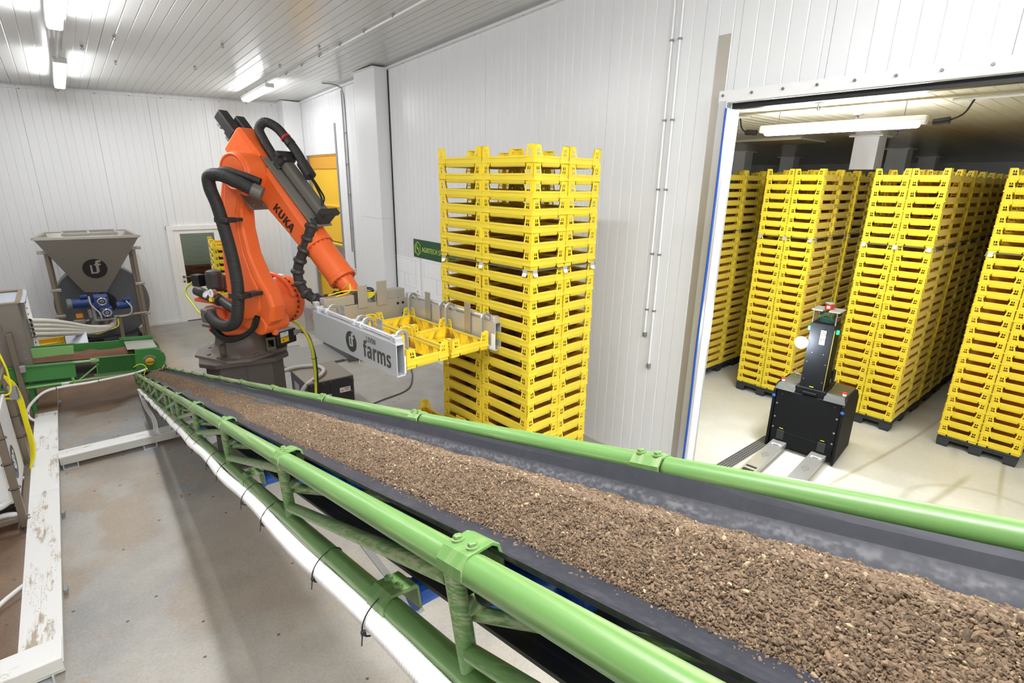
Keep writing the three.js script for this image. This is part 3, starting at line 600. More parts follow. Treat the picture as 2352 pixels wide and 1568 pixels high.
// white corrugated conduit tied under the left bottom rail
{
  const pts = []; for (let t = -1.55; t < 8.4; t += .22) pts.push([-.030 - .0035 * Math.sin(t * 7), -CH - .017 - .003 * (1 + Math.sin(t * 5.7)), t]);
  const c = onConveyor(thing('cable_conduit', 'white corrugated cable conduit strapped along the left lower conveyor rail', 'conduit'));
  part('tube', [ribbed(pts, .0165, .0085, .0014, 12)], M.conduit, c);
  for (let t = -1.4; t < 8; t += t < 2 ? .3 : .36) {
    const z = t + .05 * Math.sin(t * 9);
    part('cable_tie', [new THREE.TorusGeometry(.0385, .0018, 5, 28).scale(1, .58, 1).rotateZ(.6).translate(-.0155, -CH - .0105, z), rbox(.008, .008, .006, -.049, -CH - .026, z + .003, .001), bar([-.05, -CH - .027, z], [-.056, -CH - .045, z + .004], .0013, 5)], M.black, c);
  }
}
// the substrate on the belt
const soilTop = (x, t) => {                 // height of the heap above the rails
  const c = .218 + .010 * Math.sin(t * 1.7), L = .122 + .008 * vn(t * 6, 3, 5) + .004 * vn(t * 30, 1, 6), R = .318 + .006 * vn(t * 7, 8, 5) - .004 * vn(t * 30, 2, 6);
  const full = Math.max(sm(4.2, 5.0, t), sm(2.1, 1.5, t)), k = x < c ? (x - L) / (c - L) : (R - x) / (R - c);
  const floor = -.047 + Math.max(0, (.095 - x)) * .2 + Math.max(0, x - .3) * .5;
  if (k <= 0) return floor - .01;
  return floor + .058 * Math.pow(Math.min(1, k), .75) * (.12 + .88 * full) * (.86 + .28 * vn(t * 5, x * 12, 9)) + .006 * (vn(t * 60, x * 60, 4) - .5) * full;
};
{
  const pos = [], uv = [], idx = [], nx = 40, nz = 620, z0 = T0 + .2, z1 = T1 - .1;
  for (let i = 0; i <= nz; i++) for (let j = 0; j <= nx; j++) { const t = z0 + (z1 - z0) * i / nz, x = .105 + .225 * j / nx; pos.push(x, soilTop(x, t), t); uv.push(x * 3, t * 3); }
  for (let i = 0; i < nz; i++) for (let j = 0; j < nx; j++) { const a = i * (nx + 1) + j, b = a + nx + 1; idx.push(a, b, a + 1, a + 1, b, b + 1); }
  const g = new THREE.BufferGeometry(); g.setAttribute('position', new THREE.Float32BufferAttribute(pos, 3)); g.setAttribute('uv', new THREE.Float32BufferAttribute(uv, 2)); g.setIndex(idx); g.computeVertexNormals();
  const smap = tex(512, 512, (u, v, px, py) => { const n = H(px, py, 1), m2 = fbm(u * 60, v * 60, 3, 2); return mix([90, 70, 54], [166, 138, 108], .25 * n + .75 * m2); });
  const s = onConveyor(tag(part('substrate_heap', [g], std(0xffffff, .95, 0, { map: smap }), scene), 'brown crumbly substrate heaped along the conveyor belt', 'substrate', null, 'stuff'));
  s.name = 'substrate_heap';
  // crumbs, individually lying on the heap
  const crumb = new THREE.IcosahedronGeometry(1, 0); crumb.scale(1.25, .55, .65);
  const N = 270000, im = sh(new THREE.InstancedMesh(crumb, std(0xffffff, .95), N)), m4 = new THREE.Matrix4(), q = new THREE.Quaternion(), e = new THREE.Euler(), c = new THREE.Color();
  let k = 0;
  while (k < N) {
    const t = k < N * .82 ? rr(4.35, 7.35) : rr(T0 + .2, 4.5), x = rr(.112, .324), y = soilTop(x, t);
    const edge = x < .13 || x > .31, onBelt = y < -.046;
    if (onBelt && rnd() > .12) continue;
    const s0 = (rnd() < .05 ? rr(.0032, .0052) : rr(.0014, .0028)) * (edge ? .85 : 1), yb = onBelt ? -.044 : y;
    e.set(rr(0, 6.3), rr(0, 6.3), rr(0, 6.3)); q.setFromEuler(e);
    m4.compose(V(x, yb + s0 * .25, t), q, V(s0, s0, s0)); im.setMatrixAt(k, m4);
    const b = rr(.5, 1.15), pale = rnd() < .05; c.setRGB((pale ? .42 : .205) * b, (pale ? .32 : .138) * b, (pale ? .19 : .085) * b); im.setColorAt(k, c); k++;
  }
  im.name = 'substrate_crumbs'; tag(onConveyor(im), 'loose brown and straw-coloured crumbs on top of the substrate heap', 'crumbs', null, 'stuff'); scene.add(im);
}
// ------------------------------------------------------------------ flat white cable ducts on the floor
const ductMap = tex(256, 2048, (u, v) => { const n = fbm(u * 9, v * 60, 4, 33), b = fbm(u * 3, v * 22, 3, 34), s = fbm(u * 60, v * 30, 3, 35), f = fbm(u * 40, v * 700, 2, 36); const k = .55 * sm(.56, .8, n) * sm(.45, .6, b) + .3 * sm(.6, .8, s) * sm(.5, .65, b) + .5 * sm(.72, .8, f) * sm(.48, .6, b); return mix([228, 227, 224], [140, 116, 88], Math.min(.8, k)); });
const ductMat = std(0xffffff, .5, 0, { map: ductMap });
function ductUV(g, along) { const n = norm(g), P = n.attributes.position, U = n.attributes.uv; for (let i = 0; i < P.count; i++) { const a = P.getX(i) + P.getY(i), b = P.getZ(i); along ? U.setXY(i, a / .3 + .5, b / 8 + .5) : U.setXY(i, (b + P.getY(i)) / .3 + .5, P.getX(i) / 8 + .21); } return n; }
function duct(label, x0, x1, z0, z1, y0, h, lidCuts, dusty) {
  const t = thing('cable_duct', label, 'cable duct', [(x0 + x1) / 2, 0, (z0 + z1) / 2]);
  const w = (x1 - x0) / 2, d = (z1 - z0) / 2, along = d > w;
  part('trough', [span(-w + .004, w - .004, y0, y0 + h - .006, -d + .002, d - .002, .004)], std(0xc8c6bd, .55), t);
  const cuts = [-(along ? d : w), ...lidCuts, along ? d : w];
  for (let i = 0; i < cuts.length - 1; i++) part('lid', [ductUV(along ? span(-w, w, y0 + h - .014, y0 + h, cuts[i] + .001, cuts[i + 1] - .001, .004) : span(cuts[i] + .001, cuts[i + 1] - .001, y0 + h - .014, y0 + h, -d, d,   .004), along)], dusty && i === 0 ? std(0x86694f, .85) : ductMat, t);
  return t;
}
const d1 = duct('long white floor duct with brown dust running along the left side', -.735, -.50, -10.4, -3.98, .03, .09, [-1.85, .6], true);
for (const z of [-2.4, -.6, 1.0, 2.3]) part('bracket', [rbox(.03, .03, .06, .13, .045, z, .004), disc([.14, .05, z], [.15, .05, z], .009, 8, .002)], M.galv, d1);
const d2 = duct('white floor duct crossing from the long duct to below the conveyor', -.498, 1.0, -7.50, -7.29, .055, .1, [.2]);
for (const x of [-.66, .1]) part('foot', [extrude([[-.07, 0], [.07, 0], [.07, .055], [.06, .055], [.06, .01], [-.06, .01], [-.06, .055], [-.07, .055]], .12).translate(x, 0, .0)], M.alu, d2);
const d3 = duct('white floor duct crossing at the bottom left corner of the picture', -2.4, -.5, -4.19, -3.97, .055, .1, []);
part('foot', [extrude([[-.09, 0], [.09, 0], [.09, .055], [.08, .055], [.08, .01], [-.08, .01], [-.08, .055], [-.09, .055]], .12).translate(.8, 0, .02)], M.alu, d3);
{
  const c = thing('hanging_cables', 'four thin white cables drooping from the conveyor into the white floor duct', 'cables', [.38, 0, -7.4]);
  for (let i = 0; i < 4; i++) part('cable', [hose([[-.02 + i * .004, .62, -.25], [.0 + i * .012, .45, -.15], [.05 + i * .012, .28, -.05], [.04 + i * .014, .15, .0]], .005, 20, 6)], M.conduit, c);
}
// ------------------------------------------------------------------ robot pedestal and articulated robot; local x reaches forward, z to its side
const RB = [1.36, 0, -6.5], RT = -1.109, PY = 1.27;
const oct = (a, b, c, y) => [[a, y, b - c], [a - c, y, b], [-a + c, y, b], [-a, y, b - c], [-a, y, -b + c], [-a + c, y, -b], [a - c, y, -b], [a, y, -b + c]];
{
  const p = thing('robot_pedestal', 'tall dark steel pedestal with a wide top flange under the orange robot', 'pedestal', RB, -.18);
  part('column', [loft([oct(.40, .40, .13, .02), oct(.39, .39, .13, PY - .05)])], M.base, p);
  part('top_flange', [loft([oct(.445, .445, .15, PY - .05), oct(.45, .45, .15, PY - .045), oct(.45, .45, .15, PY - .005), oct(.445, .445, .15, PY)])], M.base, p);
  part('floor_flange', [loft([oct(.47, .47, .15, 0), oct(.47, .47, .15, .025)])], M.base, p);
  for (let k = 0; k < 4; k++) part('weld_rib', [box(.006, PY - .1, .012).rotateY(0).translate(0, PY / 2, .394).rotateY(k * Math.PI / 2)], std(0x453d38, .5), p);
}
{
  const t = thing('industrial_robot', 'orange six-axis robot arm with black hoses reaching over to the gripper', 'robot', RB, RT);
  // cast foot
  const foot = [[.40, PY], [.40, PY + .025], [.34, PY + .04], [.30, PY + .08], [.27, PY + .15], [.262, PY + .22], [.275, PY + .25], [.275, PY + .275], [0, PY + .275]];
  const fg = new THREE.LatheGeometry(foot.map(a => new THREE.Vector2(...a)), 40);
  const bs = part('base_casting', [fg, loft([oct(.42, .42, .17, PY), oct(.42, .42, .17, PY + .028)])], std(0x6b6058, .55), t);
  for (let k = 0; k < 8; k++) { const a = k * Math.PI / 4 + .3; part('bolt', [disc([.37 * Math.cos(a), PY + .026, .37 * Math.sin(a)], [.37 * Math.cos(a), PY + .05, .37 * Math.sin(a)], .02, 6, .004)], M.steelD, bs); }
  const lug = (x, z, r) => part('lifting_lug', [extrude(rect(-.05, .05, 0, .17), .014, .002, [rect(-.03, .03, .06, .14).reverse()]).rotateY(r).translate(x, PY + .028, z), rbox(.11, .018, .09, x, PY + .036, z, .004)], std(0x5a574a, .5, .3), bs);
  lug(.13, .36, Math.PI / 2 + .3); lug(.40, -.05, Math.PI / 2 - .6);
  // connector box with two stickers
  const cb = part('connector_box', [rbox(.16, .17, .3, .30, PY + .13, -.30, .008)], M.black, t);
  part('sticker', [box(.002, .055, .12, .382, PY + .175, -.27)], M.paper, cb); part('sticker', [box(.002, .062, .12, .382, PY + .11, -.27)], std(0xf3c51a, .5), cb);
  part('warning_mark', [extrude([[-.012, 0], [.012, 0], [0, .022]], .001).rotateY(Math.PI / 2).translate(.3835, PY + .1, -.25), box(.001, .004, .03, .384, PY + .125, -.30), box(.001, .004, .05, .384, PY + .19, -.28)], M.black, cb);
  part('plug', [rbox(.07, .07, .06, .36, PY + .16, -.44, .01), bar([.38, PY + .16, -.46], [.40, PY + .16, -.53], .022, 12)], M.galv, cb);
  // turntable and shoulder
  const tt = part('turntable', [disc([0, PY + .275, 0], [0, PY + .335, 0], .315, 44, .01)], M.orange, t);
  for (let k = 0; k < 22; k++) { const a = k / 22 * 6.283; part('bolt', [new THREE.CylinderGeometry(.009, .009, .012, 6).translate(.295 * Math.cos(a), PY + .34, .295 * Math.sin(a))], M.orange, tt); }
  const A2 = [.40, 1.87], A3 = [.54, 3.25];
  part('shoulder_housing', [loft([
    [[.48, 1.6, .06], [.3, 1.6, .2], [-.22, 1.6, .2], [-.28, 1.6, .1], [-.28, 1.6, -.2], [-.2, 1.6, -.28], [.3, 1.6, -.28], [.5, 1.6, -.14]],
    [[.52, 1.74, .02], [.36, 1.76, .1], [-.1, 1.76, .14], [-.22, 1.74, .08], [-.22, 1.74, -.2], [-.1, 1.76, -.3], [.36, 1.76, -.3], [.54, 1.74, -.16]],
    [[.5, 1.98, 0], [.38, 2.0, .05], [.12, 1.9, .06], [-.02, 1.86, .04], [-.02, 1.86, -.2], [.12, 1.9, -.3], [.38, 2.0, -.3], [.52, 1.98, -.2]]])], M.orange, t);
  const dr = part('shoulder_drum', [disc([...A2, -.28], [...A2, .06], .255, 44, .015)], M.orange, t);
  part('gear_ring', [disc([...A2, -.36], [...A2, -.27], .275, 44, .02)], M.orange, t);
  for (let k = 0; k < 26; k++) { const a = k / 26 * 6.283; part('bolt', [disc([A2[0] + .266 * Math.cos(a), A2[1] + .266 * Math.sin(a), -.272], [A2[0] + .266 * Math.cos(a), A2[1] + .266 * Math.sin(a), -.255], .011, 6, .002)], std(0x5a2a18, .5), dr); }
  part('stop_block', [rbox(.09, .045, .05, A2[0] + .06, A2[1] + .275, -.235, .008)], M.white, t);
  part('shoulder_motor', [rbox(.15, .15, .2, A2[0], A2[1] + .04, -.44, .02, 3)], M.black, t);
  part('gear_cover', [disc([.60, 1.70, -.08], [.60, 1.70, .25], .105, 28, .016), rbox(.05, .06, .05, .66, 1.60, .1, .01)], M.orange, t);
  part('guard_loop', [hose([[.15, 1.9, -.12], [.22, 2.12, -.14], [.42, 2.18, -.15], [.62, 2.1, -.16], [.68, 1.95, -.18]], .022, 30, 8)], M.orange, t);
  // link arm: bowed plate between shoulder and elbow
  const la = [[.19, 1.82], [.165, 2.0], [.165, 2.3], [.19, 2.7], [.27, 3.05], [.33, 3.22]].concat([[.38, 3.36], [.47, 3.43], [.60, 3.43], [.69, 3.36], [.72, 3.25]], [[.62, 3.08], [.53, 2.9], [.52, 2.7], [.56, 2.45], [.66, 2.22], [.78, 2.05], [.82, 1.92], [.78, 1.76], [.66, 1.66], [.44, 1.61], [.27, 1.67]]);
  const lk = part('link_arm', [extrude(la, .19, .035).translate(0, 0, .05), extrude(la.map(([x, y]) => [.42 + (x - .42) * .62, 2.5 + (y - 2.5) * .86]), .05, .022).translate(0, 0, .205)], M.orange, t);
  for (const [x, y] of [[.30, 2.42], [.30, 2.22]]) part('boss', [disc([x, y, .24], [x, y, .285], .022, 14, .005), rbox(.04, .05, .03, x + .01, y - .03, .25, .008)], M.orange, lk);
  const el = part('elbow_drum', [disc([...A3, .02], [...A3, .27], .195, 44, .03), new THREE.TorusGeometry(.165, .018, 10, 44).translate(...A3, .266)], M.orange, t);
  part('elbow_cap', [disc([...A3, .26], [...A3, .28], .148, 40, .006)], M.orange, el);
  for (let k = 0; k < 20; k++) { const a = k / 20 * 6.283; part('bolt', [disc([A3[0] + .19 * Math.cos(a), A3[1] + .19 * Math.sin(a), .006], [A3[0] + .19 * Math.cos(a), A3[1] + .19 * Math.sin(a), .02], .009, 6, .002)], std(0x8a3c1c, .5), el); }
  // forearm, built along l and turned down towards the wrist
  const FA = -.835, fa = g => g.rotateZ(FA).translate(A3[0], A3[1], -.10);
  const ring = (l, hy, hz, cy, y0 = 0) => [[l, y0 + hy, hz - cy], [l, y0 + hy - cy, hz], [l, y0 - hy + cy, hz], [l, y0 - hy, hz - cy], [l, y0 - hy, -hz + cy], [l, y0 - hy + cy, -hz], [l, y0 + hy - cy, -hz], [l, y0 + hy, -hz + cy]];
  const round = (l, r) => Array.from({ length: 8 }, (_, k) => { const a = Math.PI / 8 * (1 + 2 * k) ; return [l, r * Math.cos(a - Math.PI / 4 + Math.PI / 8 * 0), r * Math.sin(a - Math.PI / 4) ]; });
  const fm = part('forearm', [fa(loft([ring(-.42, .15, .13, .02, .03), ring(-.40, .165, .145, .03, .03), ring(-.1, .185, .15, .04, .01), ring(.2, .17, .145, .045), ring(.6, .15, .135, .055), ring(.86, .135, .13, .05), ring(.93, .135, .13, .054)])), fa(rbox(.13, .1, .1, .12, -.1, .16, .015))], M.orange, t);
  part('flange_ring', [fa(disc([.92, 0, 0], [.975, 0, 0], .158, 40, .008))], M.orange, fm);
  part('wrist_tube', [fa(disc([.97, 0, 0], [1.37, 0, 0], .138, 40, .01))], M.orange, t);
  const wr = part('wrist_ring', [fa(disc([1.35, 0, 0], [1.40, 0, 0], .145, 40, .01))], M.orange, t);
  for (let k = 0; k < 18; k++) { const a = k / 18 * 6.283; part('bolt', [fa(disc([1.39, .13 * Math.cos(a), .13 * Math.sin(a)], [1.412, .13 * Math.cos(a), .13 * Math.sin(a)], .011, 6, .002))], std(0xb2481d, .5), wr); part('bolt', [fa(disc([.972, .146 * Math.cos(a), .146 * Math.sin(a)], [.988, .146 * Math.cos(a), .146 * Math.sin(a)], .009, 6, .002))], std(0xb2481d, .5), fm); }
  part('wrist', [fa(new THREE.CylinderGeometry(.075, .1, .26, 32).rotateZ(-Math.PI / 2).translate(1.53, 0, 0)), fa(new THREE.SphereGeometry(.085, 20, 14).translate(1.66, 0, 0))], M.orange, t);
  part('lettering', [fa(text('KUKA', .088, .009).translate(.40, -.07, .1345))], std(0x33231d, .5), fm);
  // axis motors at the tail
  for (const [y, z, l] of [[.06, .07, .3], [.08, -.07, .22], [-.06, -.05, .22]]) {
    const mo = part('axis_motor', [fa(rbox(l, .115, .115, -.42 - l / 2, y, z, .02, 3))], M.kukaBlack, t);
    part('plug', [fa(rbox(.06, .05, .03, -.45 - l * .6, y - .07, z + .02, .006))], M.galv, mo);
  }
  // grey energy-supply carriage on top of the forearm
  const ca = part('supply_plate', [fa(rbox(.88, .014, .27, .42, .19, -.01, .004)), fa(rbox(.08, .06, .12, .1, .165, -.03, .008)), fa(rbox(.08, .06, .12, .72, .165, -.03, .008))], std(0x77736c, .5), t);
  part('supply_rail', [fa(rbox(.66, .1, .13, .43, .26, -.05, .03, 3))], std(0x66625c, .4), t);
  part('clamp', [fa(rbox(.12, .16, .17, .08, .27, -.05, .03, 3)), fa(rbox(.06, .05, .26, .06, .33, -.05, .012))], M.kukaBlack, t);
  part('clamp', [fa(rbox(.09, .17, .18, .80, .265, -.04, .03, 3)), fa(rbox(.07, .05, .24, .80, .33, -.05, .012))], M.kukaBlack, t);
  for (const [l, z] of [[.05, .04], [.05, -.13], [.72, .04], [.72, -.13]]) part('bolt', [fa(disc([l, .197, z], [l, .212, z], .014, 6, .003))], M.bolt, ca);
  const hm = std(0x2b2927, .62);
  part('loop_hose', [ribbed([[.78, 3.28, -.10], [.69, 3.42, -.10], [.59, 3.56, -.10], [.52, 3.68, -.12], [.56, 3.74, -.16], [.66, 3.70, -.2], [.78, 3.58, -.22], [.92, 3.42, -.22], [1.0, 3.31, -.2]], .043, .014, .004)], hm, t);
  part('hose_end', [bar([.97, 3.35, -.205], [1.08, 3.22, -.19], .058, 18), bar([.80, 3.56, -.22], [.83, 3.53, -.22], .05, 16)], M.kukaBlack, t);
  part('hose_mark', [bar([.76, 3.60, -.218], [.775, 3.585, -.219], .051, 16)], M.red, t);
  part('cable', [hose([[1.07, 3.24, -.18], [1.16, 3.12, -.17], [1.24, 2.98, -.15], [1.22, 2.88, -.13], [1.2, 2.8, -.1]], .011, 24, 6), hose([[1.07, 3.23, -.2], [1.18, 3.1, -.19], [1.25, 3.0, -.17], [1.2, 2.9, -.13]], .009, 24, 6)], M.black, t);
  const cor = [[1.20, 2.80, -.05], [1.205, 2.72, 0], [1.16, 2.58, .03], [1.08, 2.42, .05], [1.03, 2.27, .06], [1.06, 2.13, .06], [1.15, 2.04, .05], [1.29, 2.0, .03], [1.42, 2.03, .0], [1.52, 2.08, -.03]];
  const ch = part('wrist_hose', [ribbed(cor, .046, .016, .004)], hm, t);
  { const c = new THREE.CatmullRomCurve3(cor.map(p => V(...p)), false, 'centripetal'); for (let k = 0; k < 10; k++) { const u = .06 + k * .098, p = c.getPointAt(Math.min(u, .99)), d = c.getTangentAt(Math.min(u, .99)); const g = new THREE.SphereGeometry(.069, 18, 12).scale(1, .58, 1); g.applyQuaternion(new THREE.Quaternion().setFromUnitVectors(yUp, d)); part('ball_ring', [g.translate(p.x, p.y, p.z)], std(0x3a3633, .4), ch); } }
  // side hoses from the foot up the link arm to the forearm
  part('supply_hose', [ribbed([[.10, 1.80, .42], [.22, 1.74, .45], [.38, 1.72, .46], [.52, 1.78, .46], [.575, 1.93, .45], [.59, 2.15, .43], [.56, 2.42, .42], [.50, 2.72, .42], [.455, 2.95, .43], [.42, 3.10, .45], [.44, 3.20, .46], [.56, 3.22, .45], [.76, 3.15, .40], [.88, 3.08, .34]], .056, .015, .004, 16)], hm, t);
  part('supply_hose', [ribbed([[.46, 3.20, .42], [.56, 3.26, .40], [.74, 3.22, .34], [.88, 3.16, .26]], .034, .013, .003)], hm, t);
  part('hose_clamp', [rbox(.17, .05, .13, .52, 2.80, .41, .012), rbox(.1, .035, .12, .55, 2.80, .33, .008)], M.kukaBlack, t);
  part('hose_clamp', [rbox(.19, .055, .14, .60, 2.06, .42, .012), rbox(.12, .04, .14, .68, 2.07, .33, .008)], M.kukaBlack, t);
  const hb = part('hose_bracket', [fa(rbox(.2, .016, .2, .27, -.12, .24, .005)), fa(rbox(.13, .014, .12, .08, -.10, .25, .004)), bar([.86, 3.09, .35], [.93, 3.05, .30], .068, 18)], std(0x6d6861, .5, .3), t);
  for (const [l, z] of [[.33, .18], [.33, .3], [.14, .22], [.14, .3]]) part('bolt', [fa(disc([l, -.112, z], [l, -.094, z], .013, 6, .003))], M.bolt, hb);
  // hydropneumatic balancer and its fittings behind the link arm
  const ba = part('balancer', [disc([-.02, 2.02, .22], [-.02, 2.24, .22], .085, 24, .04), disc([-.12, 1.98, .10], [-.12, 2.17, .10], .085, 24, .04), bar([-.35, 1.98, .2], [.1, 1.92, .28], .055, 18), bar([.02, 1.95, .25], [.3, 1.84, .27], .05, 16)], std(0x34312f, .5), t);
  part('pressure_gauge', [disc([.10, 2.02, .33], [.10, 2.02, .375], .048, 28, .006)], M.chrome, ba);
  part('gauge_face', [disc([.10, 2.02, .374], [.10, 2.02, .378], .04, 28, .001)], M.paper, ba);
  part('gauge_needle', [box(.004, .04, .002, .103, 2.03, .3795).rotateZ(0)], M.black, ba);
  part('sticker', [bar([-.14, 1.955, .236], [-.06, 1.943, .25], .0565, 18)], M.paper, ba);
  part('valve_cap', [disc([.05, 1.94, .32], [.05, 1.95, .35], .03, 14, .006)], std(0xe0c21c, .5), ba);
  part('rear_bracket', [rbox(.34, .05, .22, -.22, 1.88, .12, .015), rbox(.3, .12, .16, -.16, 1.74, .1, .02)], M.orange, t);
  part('terminal_box', [rbox(.11, .13, .10, -.20, 2.12, .27, .012)], M.black, t);
  part('foot_clamp', [rbox(.1, .15, .13, .06, 1.79, .40, .02), rbox(.14, .03, .1, .0, 1.66, .36, .006)], std(0x6d6861, .5, .3), t);
  part('earth_cable', [hose([[-.28, 2.1, .28], [-.36, 2.02, .32], [-.34, 1.96, .34], [-.2, 1.88, .38], [-.08, 1.82, .42], [.03, 1.8, .45]], .011, 36, 6)], std(0xb8c23a, .5), t);
  part('trailing_cables', [hose([[.66, 1.82, .30], [.62, 1.70, .33], [.48, 1.60, .38], [.30, 1.57, .42], [.12, 1.66, .42]], .03, 36, 8), hose([[.66, 1.80, .33], [.60, 1.66, .36], [.45, 1.57, .41], [.28, 1.55, .44], [.1, 1.64, .43]], .02, 36, 8)], M.black, t);
}
// cables from the robot foot down to the floor
{
  const t = thing('robot_cables', 'black and green-yellow cables hanging from the robot foot to the floor', 'cables', [1.9, 0, -6.3]);
  part('power_cable', [hose([[-.0, 1.43, -.13], [.14, 1.40, -.07], [.20, 1.2, -.03], [.21, .95, -.0], [.17, .6, .06], [.12, .25, .12], [.1, .02, .2]], .02, 50, 8)], M.black, t);
  part('earth_cable', [hose([[-.06, 1.62, -.08], [.08, 1.5, -.06], [.16, 1.3, .0], [.18, .95, .03], [.14, .55, .09], [.09, .2, .15], [.07, .02, .22]], .016, 50, 8)], std(0xd6cf2a, .45), t);
  part('earth_cable', [hose([[-.04, 1.62, -.1], [.1, 1.48, -.08], [.185, 1.28, -.02], [.2, .95, .01], [.16, .55, .07], [.11, .2, .13], [.09, .02, .2]], .012, 50, 8)], std(0x6f9f3e, .45), t);
  for (const y of [1.08, .8, .45]) part('cable_tie', [new THREE.TorusGeometry(.032, .004, 6, 18).rotateX(Math.PI / 2).translate(.19 - (1 - y) * .07, y, .015 + (1 - y) * .08)], M.black, t);
}
// ------------------------------------------------------------------ gripper with four trays; local x to the camera, z to the left
const GR = { c: [2.19, 1.812, -4.04], t: -1.497 };
{
  const g = thing('tray_gripper', 'aluminium fork gripper with curved hooks holding four yellow trays', 'gripper', GR.c, GR.t);
  for (const s of [1, -1]) {
    const arm = part('side_beam', [extrude(rect(-.036, .036, -.02, .235), 1.40, .002, [rect(-.028, .028, -.01, .225).reverse()]).rotateY(Math.PI / 2).translate(-.76, 0, s * 0.489)], M.alu, g);
    part('inner_web', [span(-.7, .60, -.008, .222, s * 0.489 - .03, s * 0.489 - .0285), span(-.7, .60, -.008, .222, s * 0.489 + .0285, s * 0.489 + .03), span(-.2, -.19, -.01, .224, s * 0.489 - .028, s * 0.489 + .028)], M.galv, arm);
    part('pivot_shaft', [bar([-.74, .26, s * 0.474], [.615, .26, s * 0.474], .017, 14)], M.alu, g);
    part('nylon_pad', [span(-.56, .635, -.012, .02, s * 0.448, s * 0.452), span(.60, .637, .0, .13, s * 0.444, s * 0.4525)], M.white, arm);
    for (const x of [-.56, -.05, .05, .55]) {
      const arc = []; for (let k = 0; k <= 12; k++) { const a = Math.PI * (k / 12) * 1.05; arc.push([s * (0.419 + .052 * Math.cos(a)), .265 + .05 * Math.sin(a)]); }
      const inn = arc.map(([z, y]) => [s * 0.419 + (z - s * 0.419) * .62, .265 + (y - .265) * .62]).reverse();
      const hook = [[s * 0.471, .25], ...arc, [s * 0.369, .12], [s * 0.384, .11], ...inn, [s * 0.451, .25]];
      const hk = part('hook', [extrude(hook.map(([z, y]) => [-z, y]), .022, .003).rotateY(Math.PI / 2).translate(x - .011, 0, 0), disc([x - .02, .26, s * 0.474], [x + .02, .26, s * 0.474], .03, 18, .004)], M.alu, g);
      part('hook_lining', [extrude(hook.map(([z, y]) => [-(s * 0.42 + (z - s * 0.42) * .97), y - .001]), .008, 0).rotateY(Math.PI / 2).translate(x - .004 + .018, 0, 0)], M.galv, hk);
    }
    for (const x of [-.33, .28]) part('guide_plate', [rbox(.085, .30, .006, x, .2, s * 0.442, .002), rbox(.085, .006, .03, x, .05, s * 0.454, .002)], M.steel, g);
    part('shaft_block', [rbox(.05, .06, .07, .6, .255, s * 0.484, .012), rbox(.05, .06, .07, -.70, .255, s * 0.484, .012)], M.alu, g);
  }
  // lettering on the camera-side beam
  const face = .489 + .0365;
  const lg = part('logo_disc', [disc([-.05, .105, face - .001], [-.05, .105, face + .003], .088, 40, .0005)], std(0x37332f, .5), g);
  part('logo_letters', [span(-.075, -.062, .065, .145, face + .003, face + .0055), span(-.062, -.040, .065, .078, face + .003, face + .0055), span(-.040, -.026, .065, .085, face + .003, face + .0055), text('f', .105, .0025).translate(-.053, .073, face + .003)], M.alu, lg);
  part('lettering', [text('LIVIN', .042, .002, fontR).translate(.205, .165, face), text('farms', .125, .002).scale(.86, 1.05, 1).translate(.145, .03, face)], std(0x47433f, .5), g);
  // rear plate, valve boxes and the mount to the wrist
  part('rear_plate', [rbox(.02, .26, .98, -.72, .11, 0, .004)], M.steel, g);
  for (const [y, z] of [[.19, -.40], [.08, -.40], [.19, -.34], [.08, .2]]) part('hole_cap', [disc([-.709, y, z], [-.704, y, z], .014, 14, .002)], M.black, g);
  part('valve_box', [rbox(.1, .09, .34, -.78, .285, -.27, .006)], M.steel, g);
  part('valve_box', [rbox(.1, .09, .3, -.78, .285, .27, .006)], M.steel, g);
  part('guide_plate', [rbox(.006, .22, .1, -.70, .31, .05, .002)], M.steel, g);
  part('guide_plate', [rbox(.006, .24, .11, -.70, .32, -.16, .002)], M.steel, g);
  part('air_tube', [...[0, 1, 2, 3].map(i => new THREE.TorusGeometry(.07 + .006 * i, .006, 6, 36).scale(1, .5, 1).rotateX(Math.PI / 2 - .2).rotateY(.2 * i).translate(-.80, .29 + .012 * i, -.06)), hose([[-.9, .32, .3], [-.82, .36, .2], [-.78, .36, .05], [-.8, .33, -.05]], .006, 30, 6), hose([[-.95, .36, .12], [-.85, .42, .1], [-.78, .36, .14], [-.74, .34, .3]], .006, 30, 6)], M.cableY, g);
  part('air_tube', [...[0, 1].map(i => new THREE.TorusGeometry(.09 + .006 * i, .007, 6, 36).scale(1, .5, 1).rotateX(Math.PI / 2 + .15).translate(-.84, .33 + .014 * i, -.08))], M.black, g);
  part('wrist_mount', [rbox(.30, .14, .3, -.88, .16, .0, .012), disc([-1.0, .24, .03], [-.9, .24, .02], .09, 26, .01), rbox(.1, .1, .5, -.82, .06, 0, .008)], M.steelD, g);
  // clear cover at the rear end of the camera-side beam with the cylinder behind it
  part('clear_cover', [rbox(.30, .25, .006, -.86, .105, .50, .002), rbox(.006, .25, .09, -1.01, .105, .455, .002)], new THREE.MeshPhysicalMaterial({ color: 0xf2f0f4, roughness: .12, transmission: .92, thickness: 0, ior: 1.45 }), g);
  part('air_cylinder', [bar([-.82, -.0, .45], [-.84, .26, .45], .018, 14), rbox(.05, .04, .05, -.82, .0, .45, .006), rbox(.05, .05, .05, -.84, .27, .45, .006)], M.alu, g);
  part('air_tube', [hose([[-.9, .18, .46], [-.95, .12, .47], [-.92, .05, .47], [-.86, .0, .47]], .008, 20, 6)], std(0xe8a31c, .5), g);
